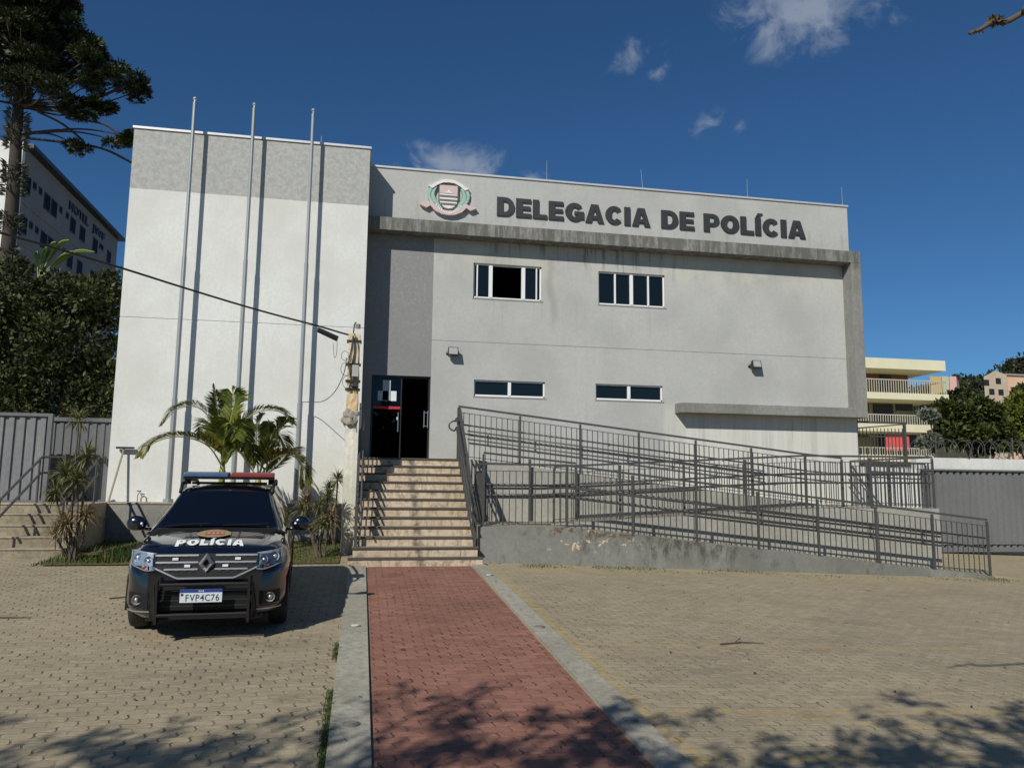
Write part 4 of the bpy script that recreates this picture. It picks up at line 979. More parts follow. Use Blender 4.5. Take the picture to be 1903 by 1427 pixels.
# diamond emblem
y = nose(0,.8)-.05; d = MB()
def dia(hw, hh, k): return [(0,.80-hh),(hw,.80),(0,.80+hh),(-hw,.80)]
o_ = [(0,.80-.115),(.085,.80),(0,.80+.115),(-.085,.80)]; i_ = [(0,.80-.05),(.036,.80),(0,.80+.05),(-.036,.80)]
for k in range(4):
    a, b, c, e = o_[k], o_[(k+1)%4], i_[(k+1)%4], i_[k]
    mid = [((a[0]+e[0])/2,(a[1]+e[1])/2), ((b[0]+c[0])/2,(b[1]+c[1])/2)]
    d.quad((a[0],y+.02,a[1]),(b[0],y+.02,b[1]),(mid[1][0],y-.012,mid[1][1]),(mid[0][0],y-.012,mid[0][1]))
    d.quad((mid[0][0],y-.012,mid[0][1]),(mid[1][0],y-.012,mid[1][1]),(c[0],y+.02,c[1]),(e[0],y+.02,e[1]))
d.build('diamond_badge', M['chr'], car)
# headlamps
for s in (-1, 1):
    def hp(u, v):   # u 0 inner..1 outer, v 0 bottom..1 top
        x = .535+(.80-.535)*u; bot = .765-.02*u if u < .3 else .745+.075*(u-.3)/.7; bot = .74+.03*abs(u-.25)+.05*max(0,u-.4); top = .905+.03*u; return (s*x, bot+(top-bot)*v)
    us = span(0,1,8); hl = panel([[hp(u, v) for u in us] for v in span(0,1,4)], M['lampback'], 'headlight', car, .006, .015)
    for (cu, cv, r) in ((.28,.55,.046),(.72,.58,.052)):
        x, z = hp(cu, cv); y = nose(x, z)-.012; m = MB()
        m.tube([(x,y+.02,z),(x,y-.012,z)], [r*.55, r], 18, cap=False); m.sphere((x,y-.002,z),r*.42,10,6); m.build('reflector', M['lamp'], hl, smooth=True)
    x, z = hp(.42,.14); y = nose(x, z)-.014; MB().sphere((x,y,z),(.03,.012,.018),8,6).build('turn_signal', M['amber'], hl, smooth=True)
    panel([[hp(u, v) for u in us] for v in span(0,1,4)], M['lampglass'], 'lamp_glass', hl, .030, .004)
    m = MB(); ed = [hp(u,0) for u in us]; m.tube([(a, nose(a, b)-.030, b-.004) for a, b in ed]+[(hp(1,1)[0], nose(*hp(1,1))-.026, hp(1,1)[1])], .007, 6); m.build('chrome_edge', M['chr'], hl)
    # fog lamp and its bezel
    x, z = s*.70, .44; y = nose(x, z)-.010
    fb = panel([[(s*a, zz) for a in span(.58,.80,6)] for zz in (.37,.44,.51)], M['trim'], 'fog_lamp_bezel', car, .008)
    MB().tube([(x,y+.01,z),(x,y-.018,z)], [.03,.052], 16, cap=False).sphere((x,y-.002,z),.026,10,6).build('fog_lamp', M['chr'], fb, smooth=True)
    panel([[(s*a, zz) for a in span(.56,.82,6)] for zz in (.315,.327)], M['chr'], 'bumper_strip', fb, .012, .01)
# lower bumper intake and skid plate
panel([[(x, zz) for x in span(-.50,.50,12)] for zz in (.33,.43,.53)], M['trim'], 'lower_grille', car, .010)
panel([[(x, zz) for x in span(-.55,.55,12)] for zz in (.235,.27,.30)], M['trim'], 'skid_plate', car, .016)
m = MB()
for k in range(3): z = .37+.06*k; m.box(-.47,.47,-.016,-.011,z-.006,z+.006)
m.build('intake_slat', M['blackm'], car)
# push bar
M['pbar'] = simple('black_push_bar', (.012,.012,.012), .4, var=.2)
pb = MB()
for s in (-1, 1):
    pb.prismx([(-.13,.21),(.06,.21),(.06,.25),(-.09,.52),(-.10,.655),(-.15,.665)], min(s*.462,s*.49), max(s*.462,s*.49))
    pb.hexa([(s*.50,-.02,.22),(s*.50,.02,.22),(s*.505,.02,.60),(s*.505,-.1,.60)], [(s*.57,.03,.22),(s*.57,.06,.22),(s*.51,.03,.60),(s*.51,-.09,.60)])
pb.tube([(-.47,-.12,.61),(.47,-.12,.61)], .017, 10); pb.tube([(-.47,-.12,.30),(.47,-.12,.30)], .017, 10)
pb.build('push_bar', M['pbar'], car, bevel=.004)
# plate
M['plateblue'] = simple('plate_blue', (.02,.05,.25), .4); M['ptext'] = simple('plate_text', (.03,.05,.07), .5)
pl = MB().box(-.235,.20,-.152,-.147,.43,.565).build('number_plate', simple('plate_white', (.62,.68,.72), .4), car, bevel=.004)
MB().box(-.235,.20,-.1545,-.1525,.533,.565).build('plate_band', M['plateblue'], pl)
letters('FVP4C76', M['ptext'], pl, 'plate_text', lambda x, z, y: (-.175+x, -.1528-y*.4, .445+z), .072, .345, .002, bold=.01, group_one=True, gap=.05)
letters('BRASIL', M['whitep'], pl, 'plate_heading', lambda x, z, y: (-.045+x, -.1548-y*.4, .542+z), .014, .06, .001, group_one=True)
MB().box(-.225,-.20,-.1545,-.1525,.50,.525).build('plate_mark', M['ptext'], pl)
# hood lettering and badge follow the bonnet surface
def hoodz(x, y):
    y = max(0, (y-.139)/.722) if y < .5 else y
    w_ = lerpt(WT, y); h = lerpt(HT, y); x = abs(x); tab = [(0,h+.036),(w_*.3,h+.032),(w_-.40,h+.022),(w_-.30,h+.008),(w_-.135,h-.015)]; return lerpt(tab, x)+.016
block_letters('POLÍCIA', M['whitep'], car, 'hood_lettering', lambda x, z, y: (-.37+x, .225+z, hoodz(-.37+x, .225+z) + y), .17, .74, .0015, one=True, gap=.12)
M['gold'] = simple('faded_gold_decal', (.34,.25,.10), .5, var=.5, scale=18); M['dred'] = simple('red_decal', (.36,.07,.05), .5, var=.4, scale=30)
m = MB(); rows = []
for i in range(25):
    a = 2*PI*i/24; rows.append([(0+.19*k*math.cos(a), .68+.22*k*math.sin(a), hoodz(.19*k*math.cos(a), .68+.22*k*math.sin(a))+.003) for k in (.0,.35,.7,1)])
bdg = m.grid(rows).build('hood_crest', M['gold'], car)
m = MB()
m.grid([[(x, y, hoodz(x, y)+.0045) for x in span(-.10,.12,4)] for y in span(.58,.78,3)]).build('crest_shield', M['dred'], bdg)
m = MB()
for k in range(4): m.box(-.075+.05*k,-.045+.05*k,.665,.70,hoodz(0,.68)+.0055,hoodz(0,.68)+.008)
m.build('crest_lettering', M['whitep'], bdg)
# underbody
MB().box(-.62,.62,.15,4.1,.2,.42).build('underbody', M['blackm'], car)
car.location = (cx0, cy, G(-1.55, 9.46)-.005+.0)
car.rotation_euler = (math.atan(.049)*1.0, 0, math.radians(3.9))
car.scale = (.92,.92,.965)
car.location.z = G(-1.55, cy)-.0

# ---------------------------------------------------------------- vegetation
def leaf(m, c, d, n, L, W):
    """one pointed leaf blade: centre base c, direction d, normal n"""
    s = d.cross(n).normalized()*W; k = len(m.v)
    m.v += [tuple(c), tuple(c+d*L*.5+s), tuple(c+d*L), tuple(c+d*L*.5-s)]; m.f.append((k, k+1, k+2, k+3))
def rv(r): 
    v = Vector((r.gauss(0,1), r.gauss(0,1), r.gauss(0,1))); return v.normalized()
def clump(m, c, rad, n, L, W, r, shell=.5, up=.3, droop=0):
    for i in range(n):
        v = rv(r); k = shell+(1-shell)*r.random(); p = Vector((c[0]+v.x*rad[0]*k, c[1]+v.y*rad[1]*k, c[2]+v.z*rad[2]*k))
        d = (v+rv(r)*.9+Vector((0,0,up-droop))).normalized(); nn = (rv(r)+Vector((0,0,.8))).normalized()
        leaf(m, p, d, nn, L*r.uniform(.6,1.25), W*r.uniform(.7,1.2))
M['bark'] = simple('tree_bark', (.11,.085,.06), .9, var=.4, scale=9, bump=.6)
M['leafdark'] = leafmat('dense_leaves', ((.008,.015,.004), (.016,.027,.006), (.035,.048,.010), (.11,.118,.035), (.024,.04,.009)), .62, .08)
# big dense trees behind the left gates
def bushtree(base, lumps, label, n, L, W, mat, seed, group=None, name='broadleaf_tree', trunk=.16):
    r = random.Random(seed); t = thing(name, base, label, 'tree', group)
    m = MB(); b = Vector(base)
    for (c, rad) in lumps:
        e = Vector(c); mid = b.lerp(e, .5)+Vector((r.uniform(-.3,.3), r.uniform(-.3,.3), .2)); m.tube([b, mid, e], [trunk, trunk*.5, trunk*.15], 7)
    m.build('trunk', M['bark'], t, smooth=True)
    m = MB()
    vol = sum(a[1][0]*a[1][1]+a[1][1]*a[1][2] for a in lumps)
    for (c, rad) in lumps:
        k = int(n*(rad[0]*rad[1]+rad[1]*rad[2])/vol)
        sub = max(5, int(rad[0]*9))
        for q in range(sub):
            v = rv(r); cc = (c[0]+v.x*rad[0]*.72, c[1]+v.y*rad[1]*.72, c[2]+v.z*rad[2]*.72); s_ = r.uniform(.3,.55)
            clump(m, cc, (rad[0]*s_, rad[1]*s_, rad[2]*s_), int(k/sub*.8), L, W, r, .35)
        clump(m, c, tuple(x*.75 for x in rad), int(k*.2), L*1.2, W*1.3, r, .2)
    m.build('crown', mat, t, fixn=False); return t
bushtree((-8.2,21.4,.2), [((-8.4,21.3,3.2),(1.7,1.3,1.6)),((-7.3,21.2,4.6),(1.2,1.2,1.3)),((-8.8,21.5,5.0),(1.5,1.3,1.4)),((-7.9,21.5,6.1),(1.3,1.2,.8)),((-6.7,21.3,5.9),(.9,1.1,.85)),((-6.5,21.2,4.0),(.9,1.0,1.3))],
    'dense dark evergreen tree rising behind the left gates', 30000, .13, .038, M['leafdark'], 11)
bushtree((-11.0,22.5,.2), [((-10.8,22.5,3.6),(1.6,1.4,1.9)),((-10.2,22.5,5.6),(1.3,1.3,1.2)),((-9.6,22.8,6.6),(1.0,1.0,.7)),((-9.4,22.6,2.2),(1.6,1.2,1.1))],
    'darker bushy tree at the far left edge below the tall conifer', 18000, .14, .04, M['leafdark'], 12)
# palm fronds
M['frond'] = leafmat('palm_leaflets', ((.045,.08,.012), (.075,.12,.016), (.14,.175,.025), (.24,.22,.045), (.05,.09,.013)), .38, .18)
M['frondy'] = leafmat('yellowing_leaflets', ((.10,.13,.022), (.16,.15,.03), (.24,.15,.03), (.06,.10,.015)), .45, .15)
M['stalk'] = simple('palm_stalk', (.30,.30,.07), .5, var=.3); M['ptrunk'] = simple('palm_trunk', (.22,.17,.09), .8, var=.4, scale=30)
def frond(m, st, P, r, L=.48, n=34, dens=1.7, droop=.3, W=.021, vshape=.35):
    pts = smooth_pts(P, 8); st.tube(pts, [.016*(1-.8*i/len(pts)) for i in range(len(pts))], 5)
    tot = len(pts)-1
    for i in range(int(n*dens)):
        u = .16+.84*i/(n*dens-1); f = u*tot; k = min(int(f), tot-1); p = pts[k].lerp(pts[k+1], f-k); d = (pts[k+1]-pts[k]).normalized()
        side = d.cross(Vector((0,0,1)));
        side = side.normalized() if side.length > .2 else Vector((1,0,0))
        upv = side.cross(d).normalized(); ll = L*math.sin(PI*min(1, .18+u*.78))**.7*r.uniform(.85,1.1)
        for s in (-1, 1):
            dd = (side*s*.8+d*(.55+.5*u)+upv*vshape+rv(r)*.09).normalized()
            q0 = p; q1 = p+dd*ll*.5; d2 = (dd+Vector((0,0,-droop*(.6+2.2*u)))).normalized(); q2 = q1+d2*ll*.5
            wv = dd.cross(upv).normalized()*W*r.uniform(.8,1.1); kk = len(m.v)
            m.v += [tuple(q0), tuple(q1+wv), tuple(q1-wv), tuple(q2)]; m.f += [(kk, kk+1, kk+3, kk+2)]
def palm(base, crown, fr, label, seed, trunks=1):
    r = random.Random(seed); t = thing('palm_tree', base, label, 'palm', 'small palms behind the car' if seed < 23 else None)
    b = Vector(base); c = Vector(crown); m = MB(); m.tube([b, b.lerp(c,.5)+Vector((.02,0,0)), c-Vector((0,0,.35))], [.07,.055,.05], 10)
    for i in range(1, 14): z = b.z+(c.z-b.z-.35)*i/14; q = b.lerp(c, i/14*.85); m.tube([(q.x,q.y,q.z-.008),(q.x,q.y,q.z+.008)], .064, 10)
    m.build('trunk', M['ptrunk'], t)
    MB().tube([c-Vector((0,0,.4)), c-Vector((0,0,.1)), c+Vector((0,0,.12))], [.055,.06,.03], 10).build('crownshaft', M['stalk'], t, smooth=True)
    for P, yel in fr:
        m = MB(); s = MB(); P = [crown]+P; frond(m, s, P, r, n=44)
        fo = m.build('frond', M['frondy'] if yel else M['frond'], t, fixn=False); s.build('rib', M['stalk'], fo)
cA = (-2.50,15.1,1.62)
palm((-2.48,15.1,.0), cA, [
  ([(-2.75,14.9,2.0),(-3.15,14.6,2.13),(-3.5,14.4,2.02),(-3.66,14.2,1.78)], 1),
  ([(-2.62,15.1,2.25),(-2.95,15.1,2.68),(-3.3,15.0,2.66),(-3.52,14.9,2.38)], 0),
  ([(-2.58,15.2,2.3),(-2.70,15.3,2.8),(-2.80,15.3,3.12)], 0),
  ([(-2.45,15.2,2.3),(-2.40,15.3,2.8),(-2.45,15.3,3.10)], 0),
  ([(-2.3,15.0,2.25),(-1.95,15.0,2.62),(-1.55,15.0,2.66),(-1.3,14.9,2.45)], 0),
  ([(-2.45,14.8,2.1),(-2.3,14.5,2.35),(-2.15,14.2,2.1)], 0),
  ([(-2.6,15.4,2.1),(-2.9,15.8,2.45),(-3.1,16.2,2.2)], 0),
  ([(-2.35,15.5,2.1),(-2.0,15.9,2.4),(-1.7,16.2,2.1)], 0)],
  'taller small palm rising behind the roof of the car', 21)
cB = (-1.85,15.0,1.42)
palm((-1.86,15.0,.0), cB, [
  ([(-1.7,14.9,1.9),(-1.5,14.9,2.3),(-1.38,14.8,2.5)], 0),
  ([(-1.6,14.9,1.75),(-1.3,14.8,1.86),(-1.08,14.7,1.66),(-1.0,14.6,1.3)], 1),
  ([(-1.9,15.1,1.9),(-1.95,15.2,2.3),(-1.85,15.2,2.6)], 0),
  ([(-1.75,15.0,1.9),(-1.62,15.0,2.25),(-1.5,14.9,2.2),(-1.35,14.8,1.95)], 0),
  ([(-2.05,14.9,1.7),(-2.2,14.8,1.9),(-2.35,14.7,1.75)], 0),
  ([(-1.6,15.2,1.6),(-1.35,15.4,1.9),(-1.15,15.5,1.8)], 0)],
  'lower small palm with yellowing fronds right of the taller one', 22)
# spiky dracaena plants
M['drac'] = leafmat('spiky_leaves', ((.13,.14,.045), (.22,.21,.08), (.09,.11,.03), (.32,.27,.13)), .5, .12)
M['dracdry'] = leafmat('dry_spiky_leaves', ((.27,.19,.10), (.20,.14,.07), (.34,.26,.15), (.13,.12,.05)), .6, .1)
def rosette(m, c, n, L, W, r, spread=1.0, lift=.35):
    c = Vector(c)
    for i in range(n):
        v = rv(r); v.z = v.z*.75+lift; d = v.normalized(); ll = L*r.uniform(.6,1.1); s = d.cross(Vector((0,0,1)))
        s = (s.normalized() if s.length > .1 else Vector((1,0,0)))*W; p = c+d*.02; q = p+d*ll*.55; e = q+(d+Vector((0,0,-.55))).normalized()*ll*.45; k = len(m.v)
        m.v += [tuple(p-s*.6), tuple(p+s*.6), tuple(q+s), tuple(q-s), tuple(e)]; m.f += [(k,k+1,k+2,k+3),(k+3,k+2,k+4)]
def dracaena(base, heads, label, seed):
    r = random.Random(seed); t = thing('spiky_plant', base, label, 'plant', 'spiky shrubs of the planting bed'); b = Vector(base); m = MB()
    for h in heads:
        e = Vector(h[0]); k = Vector((b.x+(e.x-b.x)*.5+r.uniform(-.05,.05), b.y+(e.y-b.y)*.5, b.z+(e.z-b.z)*.45)); m.tube([b+Vector((r.uniform(-.07,.07), r.uniform(-.05,.05), 0)), k, e], [.025,.018,.013], 6)
    m.build('stem', M['bark'], t)
    g = MB(); d = MB()
    for (c, n, L, dry) in heads: rosette(d if dry else g, c, int(n*1.15), L*1.15, .009, r)
    if g.v: g.build('foliage', M['drac'], t, fixn=False)
    if d.v: d.build('dry_foliage', M['dracdry'], t, fixn=False)
dracaena((-4.62,14.3,.0), [((-4.72,14.3,2.35),110,.30,0),((-4.55,14.3,1.72),150,.34,0),((-4.85,14.3,1.45),150,.36,0),((-4.62,14.2,1.35),120,.32,0),((-4.98,14.25,1.15),90,.30,0),((-4.75,14.2,.62),170,.36,1),((-4.5,14.3,.75),120,.32,1),((-4.9,14.2,.45),90,.3,1)], 'tall spiky plant with several heads in front of the left side steps', 31)
dracaena((-.66,14.5,.0), [((-.95,14.6,1.0),130,.30,1),((-1.02,14.5,.86),80,.28,0),((-.62,14.4,.62),150,.34,0),((-.5,14.4,.72),90,.30,1),((-.58,14.7,1.1),90,.27,0),((-.72,14.5,.95),70,.26,0)], 'low spiky plant with reddish heads beside the utility pole', 32)
dracaena((-.48,15.6,.1), [((-.45,15.6,1.42),120,.26,0),((-.6,15.7,1.25),90,.25,0)], 'small green spiky plant against the white wall behind the pole', 33)
dracaena((-3.35,14.5,.0), [((-3.3,14.5,.55),80,.28,1),((-3.2,14.5,.35),60,.24,0)], 'small dry spiky plant left of the parked car', 34)
# tall conifer with umbrella crown
M['barkd'] = simple('dark_conifer_bark', (.05,.04,.03), .9, var=.4, scale=9, bump=.6); M['needle'] = leafmat('conifer_needles', ((.006,.011,.003), (.012,.021,.005), (.028,.043,.007), (.06,.072,.016)), .5, .06)
M['epi'] = leafmat('trunk_epiphytes', ((.05,.06,.03), (.09,.09,.05), (.12,.11,.07), (.03,.04,.02)), .6, .1)
def A(px, py, Yd): 
    d = raydir(px, py); t_ = Yd/d.y; return Vector((d.x*t_, Yd, CAMZ+d.z*t_))
r = random.Random(5); t = thing('umbrella_conifer', (-12.4,28,0), 'tall umbrella crowned conifer rising at the upper left', 'tree')
tk = [A(2,560,28), A(14,470,28), A(26,330,28), A(34,200,28), A(42,100,28), A(48,20,28), A(52,-60,28)]; tk[0].z = 0
MB().tube(smooth_pts(tk, 4), [.25-.16*i/24 for i in range(25)], 10).build('trunk', M['barkd'], t, smooth=True)
m = MB()
for i in range(2600):
    f = r.uniform(.1,.62)*(len(tk)-1); k = int(f); p = tk[k].lerp(tk[k+1], f-k); 
    if mn.noise(p*1.7) < -.15: continue
    a = r.uniform(0,2*PI); rad = .22; leaf(m, p+Vector((math.cos(a)*rad, math.sin(a)*rad, 0)), Vector((math.cos(a), math.sin(a), r.uniform(-.3,.9))).normalized(), rv(r), r.uniform(.12,.32), .03)
m.build('epiphyte', M['epi'], t, fixn=False)
blobs = [(60,10,62),(10,25,55),(112,38,45),(140,68,36),(60,85,60),(15,118,38),(110,98,46),(152,105,36),(180,98,32),(205,122,30),(235,150,30),(252,172,22),(162,158,26),(132,200,20),(152,216,18),(186,198,20),(175,130,32),(86,135,40),(145,272,19),(224,264,22),(245,255,16),(60,128,40),(92,158,26),(18,160,28),(30,60,60),(-40,70,60),(-80,130,50),(40,-50,70),(110,-20,50),(-40,-30,70),(205,210,15)]
m = MB(); br = MB(); sc = 28/1450
origin = [A(32,195,28), A(33,185,28), A(28,250,28), A(38,150,28), A(42,110,28)]
for i, (px, py, rp) in enumerate(blobs):
    Yd = 28+r.uniform(-1.8,1.8)*(0 if py > 190 else 1); c = A(px, py, Yd); rad = rp*sc*1.12
    ns = max(6, int((rad/.30)**2.2))
    for j in range(ns):
        v = rv(r); cc = c+Vector((v.x*rad*.72, v.y*rad*.72, v.z*rad*.62)); s_ = min(rad*.6, .40)
        for q in range(int(340*(s_/.42))):
            w_ = rv(r); w_.z = abs(w_.z)*.6-.15+w_.z*.3; p = cc+w_*s_*r.uniform(.3,.9); leaf(m, p, (w_+rv(r)*.45+Vector((0,0,.15))).normalized(), rv(r), r.uniform(.10,.19), .022)
    o_ = origin[2] if (145 <= px and py > 240) else (origin[0] if py > 125 else origin[3 if py > 60 else 4])
    mid = o_.lerp(c, .55)+Vector((0,0,-.35 if py < 200 else .25)); br.tube(smooth_pts([o_, mid, c], 6), [.05*(1-.7*k/12) for k in range(13)], 5)
br.tube(smooth_pts([A(38,200,28), A(120,205,28), A(175,185,28), A(232,160,28)], 6), .05, 5); br.tube(smooth_pts([A(40,256,28), A(95,262,28), A(160,270,28), A(200,280,28), A(244,302,28)], 6), .045, 5)
br.tube(smooth_pts([A(40,195,28), A(100,205,28), A(150,222,28), A(195,232,28), A(226,255,28)], 6), .04, 5); br.tube(smooth_pts([A(70,208,28), A(115,230,28), A(155,262,28)], 6), .04, 5)
br.build('limbs', M['barkd'], t, smooth=True); m.build('crown', M['needle'], t, fixn=False)
# background greenery on the right, hill
M['leafr'] = leafmat('garden_leaves', ((.012,.025,.006), (.03,.048,.01), (.06,.075,.016), (.11,.115,.025), (.02,.035,.008)), .5, .12)
M['leafy'] = leafmat('yellow_green_leaves', ((.06,.09,.012), (.12,.14,.02), (.19,.18,.03)), .5, .15)
M['leafg'] = leafmat('olive_leaves', ((.045,.05,.02), (.08,.08,.035), (.12,.12,.06)), .6, .1)
def LP(px, py, Yd, rx, rz, ry=None): c = A(px, py, Yd); k = Yd/1450*1.05; return (tuple(c), (rx*k, (ry or rx)*k, rz*k))
bushtree((30.6,34,-.3), [LP(1775,775,34,38,38),LP(1820,765,34,40,30),LP(1800,805,34,50,30),LP(1845,785,34,35,35),LP(1765,815,34,34,24),LP(1845,820,34,44,24)], 'broad dark green tree right of the yellow balconies', 15000, .30, .085, M['leafr'], 41)
bushtree((35.5,36,-.3), [LP(1880,775,36,34,26),LP(1905,760,36,30,34),LP(1890,810,36,40,26)], 'yellow green tree at the right edge above the razor wire', 8000, .30, .085, M['leafy'], 42)
bushtree((48,52,-.3), [LP(1905,735,52,24,26)], 'small dark tree at the right edge under the beige house', 2500, .4, .12, M['leafdark'], 43)
bushtree((27.3,33,-.3), [LP(1728,770,33,17,13),LP(1725,820,33,20,14)], 'silver green shrub before the yellow balconies', 2200, .22, .06, leafmat('silver_leaves', ((.12,.14,.09), (.25,.26,.2), (.06,.08,.04)), .5, .1), 44)
bushtree((66,72,0), [LP(1752,748,72,28,12),LP(1785,738,72,22,16),LP(1812,748,72,24,12),LP(1770,766,72,40,16)], 'dark round tree on the slope between the yellow building and the beige house', 5000, .5, .16, M['leafdark'], 45)
def hill(name, pts, mat, Yn, Yf, bump, kind='structure'):
    m = MB(); rows = []
    for j in range(14):
        v = j/13; rows.append([])
        for i in range(70):
            f = i/69*(len(pts)-1); k = min(int(f), len(pts)-2); px = pts[k][0]+(pts[k+1][0]-pts[k][0])*(f-k); py = pts[k][1]+(pts[k+1][1]-pts[k][1])*(f-k)
            top = A(px, py, Yf); Yd = Yn+(Yf-Yn)*v; x = top.x*(Yd/Yf if False else 1)-(Yf-Yd)*.2; z = -2+(top.z+2)*math.sin(v*PI/2)**.9 + bump*(mn.noise(Vector((x*.12, Yd*.12, 1)))+.6*mn.noise(Vector((x*.4, Yd*.4, 7))))*v
            rows[-1].append((x, Yd, z))
    m.grid(rows); o = m.build(name, mat, smooth=True); tag(o, kind=kind); return rows
hr = hill('hill', [(900,780),(1300,770),(1560,760),(1720,735),(1765,728),(1790,722),(1830,726),(1880,690),(1930,672),(2050,640),(2300,640)], plaster('hill_ground', (.06,.06,.03), grain=.3), 120, 190, 1.5)
r = random.Random(8); m = MB()
for q in range(420):
    row = hr[r.randint(5,13)]; p = Vector(row[r.randint(8,60)]); s_ = r.uniform(1.2,3.0)
    clump(m, (p.x+r.uniform(-2,2), p.y, p.z+s_*.4), (s_*1.2, s_, s_*.9), 85, 1.0, .35, r, .5)
tag(m.build('hillside_wood', leafmat('hill_leaves', ((.014,.022,.010), (.03,.04,.016), (.06,.065,.03)), .6, .05), fixn=False), 'dark wooded hillside behind the far houses at right', 'wood', kind='stuff')
# shadow casting street trees near the camera (their branches reach over the forecourt)
M['leafs'] = leafmat('street_tree_leaves', ((.03,.05,.01), (.07,.09,.02), (.05,.08,.015)), .5, .2)
def street_tree(base, limbs, label, seed, fork=3.2, leaves=True):
    r = random.Random(seed); t = thing('street_tree', base, label, 'tree', None); b = Vector(base); top = b+Vector((.1,.1,fork)); m = MB(); m.tube([b, b.lerp(top,.5)+Vector((.05,0,0)), top], [.17,.14,.12], 10); lf = MB()
    for (e, n, k) in limbs:
        e = Vector(e); mid = top.lerp(e, .5)+Vector((0,0,.5)); P = smooth_pts([top, mid, e], 6); m.tube(P, [.06*(1-.8*i/12) for i in range(13)], 6)
        for j in range(int(n*1.5)):
            s_ = P[r.randint(5,12)]; d = rv(r); d.z *= .45; d = (d+(e-mid).normalized()*.4).normalized(); L = r.uniform(.4,1.0); q = s_+d*L; mm = s_+d*L*.5+rv(r)*.08
            m.tube([s_, mm, q], [.014,.009,.004], 4)
            for g_ in range(k): clump(lf, tuple(mm.lerp(q, r.random())), (.13,.13,.09), 7, .10, .03, r, .1)
    m.build('trunk', M['bark'], t, smooth=True)
    if lf.v: lf.build('crown', M['leafs'], t, fixn=False)
def cast(gx, gy, h): return (gx-.74*h/.91, gy-1.0*h/.91, G(gx, gy)+h)
street_tree((-6.2,-3.4,-.8), [(cast(-1.7,5.7,5.0),15,5),(cast(-.9,6.0,5.2),13,4),(cast(-2.6,5.8,5.2),11,4),(cast(-.4,5.4,5.1),15,6),(cast(.45,6.2,5.4),14,3),(cast(.9,5.7,5.2),14,4),(cast(.2,5.3,5.0),14,5),(cast(-1.6,4.8,5.1),14,8),(cast(-2.6,4.9,5.5),14,8)], 'street tree standing behind the camera on the left', 51)
street_tree((.2,-4.4,-.8), [(cast(1.5,6.0,5.3),15,5),(cast(1.3,5.4,5.3),14,6),(cast(1.75,5.1,5.3),12,6),(cast(2.0,5.5,5.0),10,4),(cast(3.1,5.0,5.0),14,7),(cast(4.2,5.1,5.1),16,9),(cast(5.0,5.5,5.2),14,7),(cast(3.8,4.6,5.1),10,6),(cast(.9,5.1,5.4),8,4)], 'street tree standing behind the camera on the right', 52)
for i, (bx, lumps) in enumerate(((-14, [((-14,-17,3.0),(4,2.5,3)),((-10,-18,4),(3,2.5,2.6))]), (-2, [((-3,-18,3.2),(4,2.5,3)),((2.5,-17,3.6),(3.5,2.5,2.8))]), (10, [((9,-18,3.5),(4,2.5,3)),((15,-17,3),(4,2.5,2.6))]))):  # unseen row, added to darken reflections and block ambient light from behind
    bushtree((bx,-17.5,-.8), lumps, 'bushy tree across the street behind the viewer, ' + ('on the left', 'in the middle', 'on the right')[i], 5000, .5, .17, M['leafdark'], 60+i, 'trees across the street')
# bare twig reaching into the upper right corner
t = thing('tree_branch', (6.5,1.5,0), 'knobbly bare branch tip poking in at the upper right corner', 'branch')
m = MB(); P = [A(1802,62,3.0), A(1822,55,3.0), A(1850,38,3.0), A(1868,42,3.0), A(1903,24,3.0), A(1960,0,2.9), Vector((4.2,2.6,3.9)), Vector((6.4,1.6,3.5)), Vector((6.6,1.4,1.5)), Vector((6.6,1.4,-.4))]
m.tube(smooth_pts(P, 4), [.009,.009,.010,.010,.010,.011,.011,.012,.013]+[.014]*8+[.02]*8+[.035]*8+[.07]*4, 7)
m.build('limb', M['bark'], t, smooth=True)
r = random.Random(3); m = MB()
for px, py, n, L in ((1806,61,10,.018),(1822,55,12,.02),(1848,40,40,.036),(1856,40,34,.034),(1866,41,14,.02),(1898,27,6,.015)):
    for i in range(n): d = rv(r); c = A(px, py, 3.0)+d*.006; leaf(m, c, d, rv(r), r.uniform(.5,1.1)*L, L*.22)
m.build('buds', leafmat('bud_scales', ((.16,.12,.07), (.08,.06,.035), (.22,.17,.10)), .7, .1), t, fixn=False)
# ---------------------------------------------------------------- far buildings
M['yel'] = plaster('pale_yellow_render', (.74,.70,.50), grain=.05, stain=(.75,.72,.62), stain_amt=.3, streak=.3)
M['brownw'] = plaster('brown_cladding', (.22,.11,.06), grain=.2, streak=.8); M['olive'] = plaster('olive_wall', (.30,.29,.19), grain=.08)
yb = thing('yellow_building', (30,46,0), 'pale yellow three storey building with balcony slabs and railings', 'building')
yw_ = 43.0
def YP(px, py, Yd=yw_): return A(px, py, Yd)
def slab(name, pts, mat, z0=None):   # px corner pairs -> box
    (xa, za), (xb, zb) = pts; a = YP(xa, za); b = YP(xb, zb); return a, b
x0 = YP(1500,700).x; xr = YP(1757,680).x; xr2 = YP(1763,735).x; xr3 = YP(1735,815).x
def band_(name, ztop, zbot, xright, mat=M['yel'], yf=yw_, yb_=yw_+9): return MB().box(x0, xright, yf, yb_, zbot, ztop).build(name, mat, yb)
zz = lambda py: YP(1700, py).z
band_('roof_slab', zz(668), zz(687), xr); band_('balcony_slab', zz(731), zz(743), xr2); band_('balcony_slab', zz(789), zz(803), xr3); band_('balcony_slab', zz(846), zz(858), xr3)
MB().box(x0, YP(1716,700).x+.6, yw_+2.2, yw_+9, zz(743)+.0, zz(687)+.0).build('upper_wall', M['brownw'], yb)
MB().box(x0, YP(1716,760).x+1.0, yw_+2.2, yw_+9, zz(803), zz(743)).build('middle_wall', M['olive'], yb)
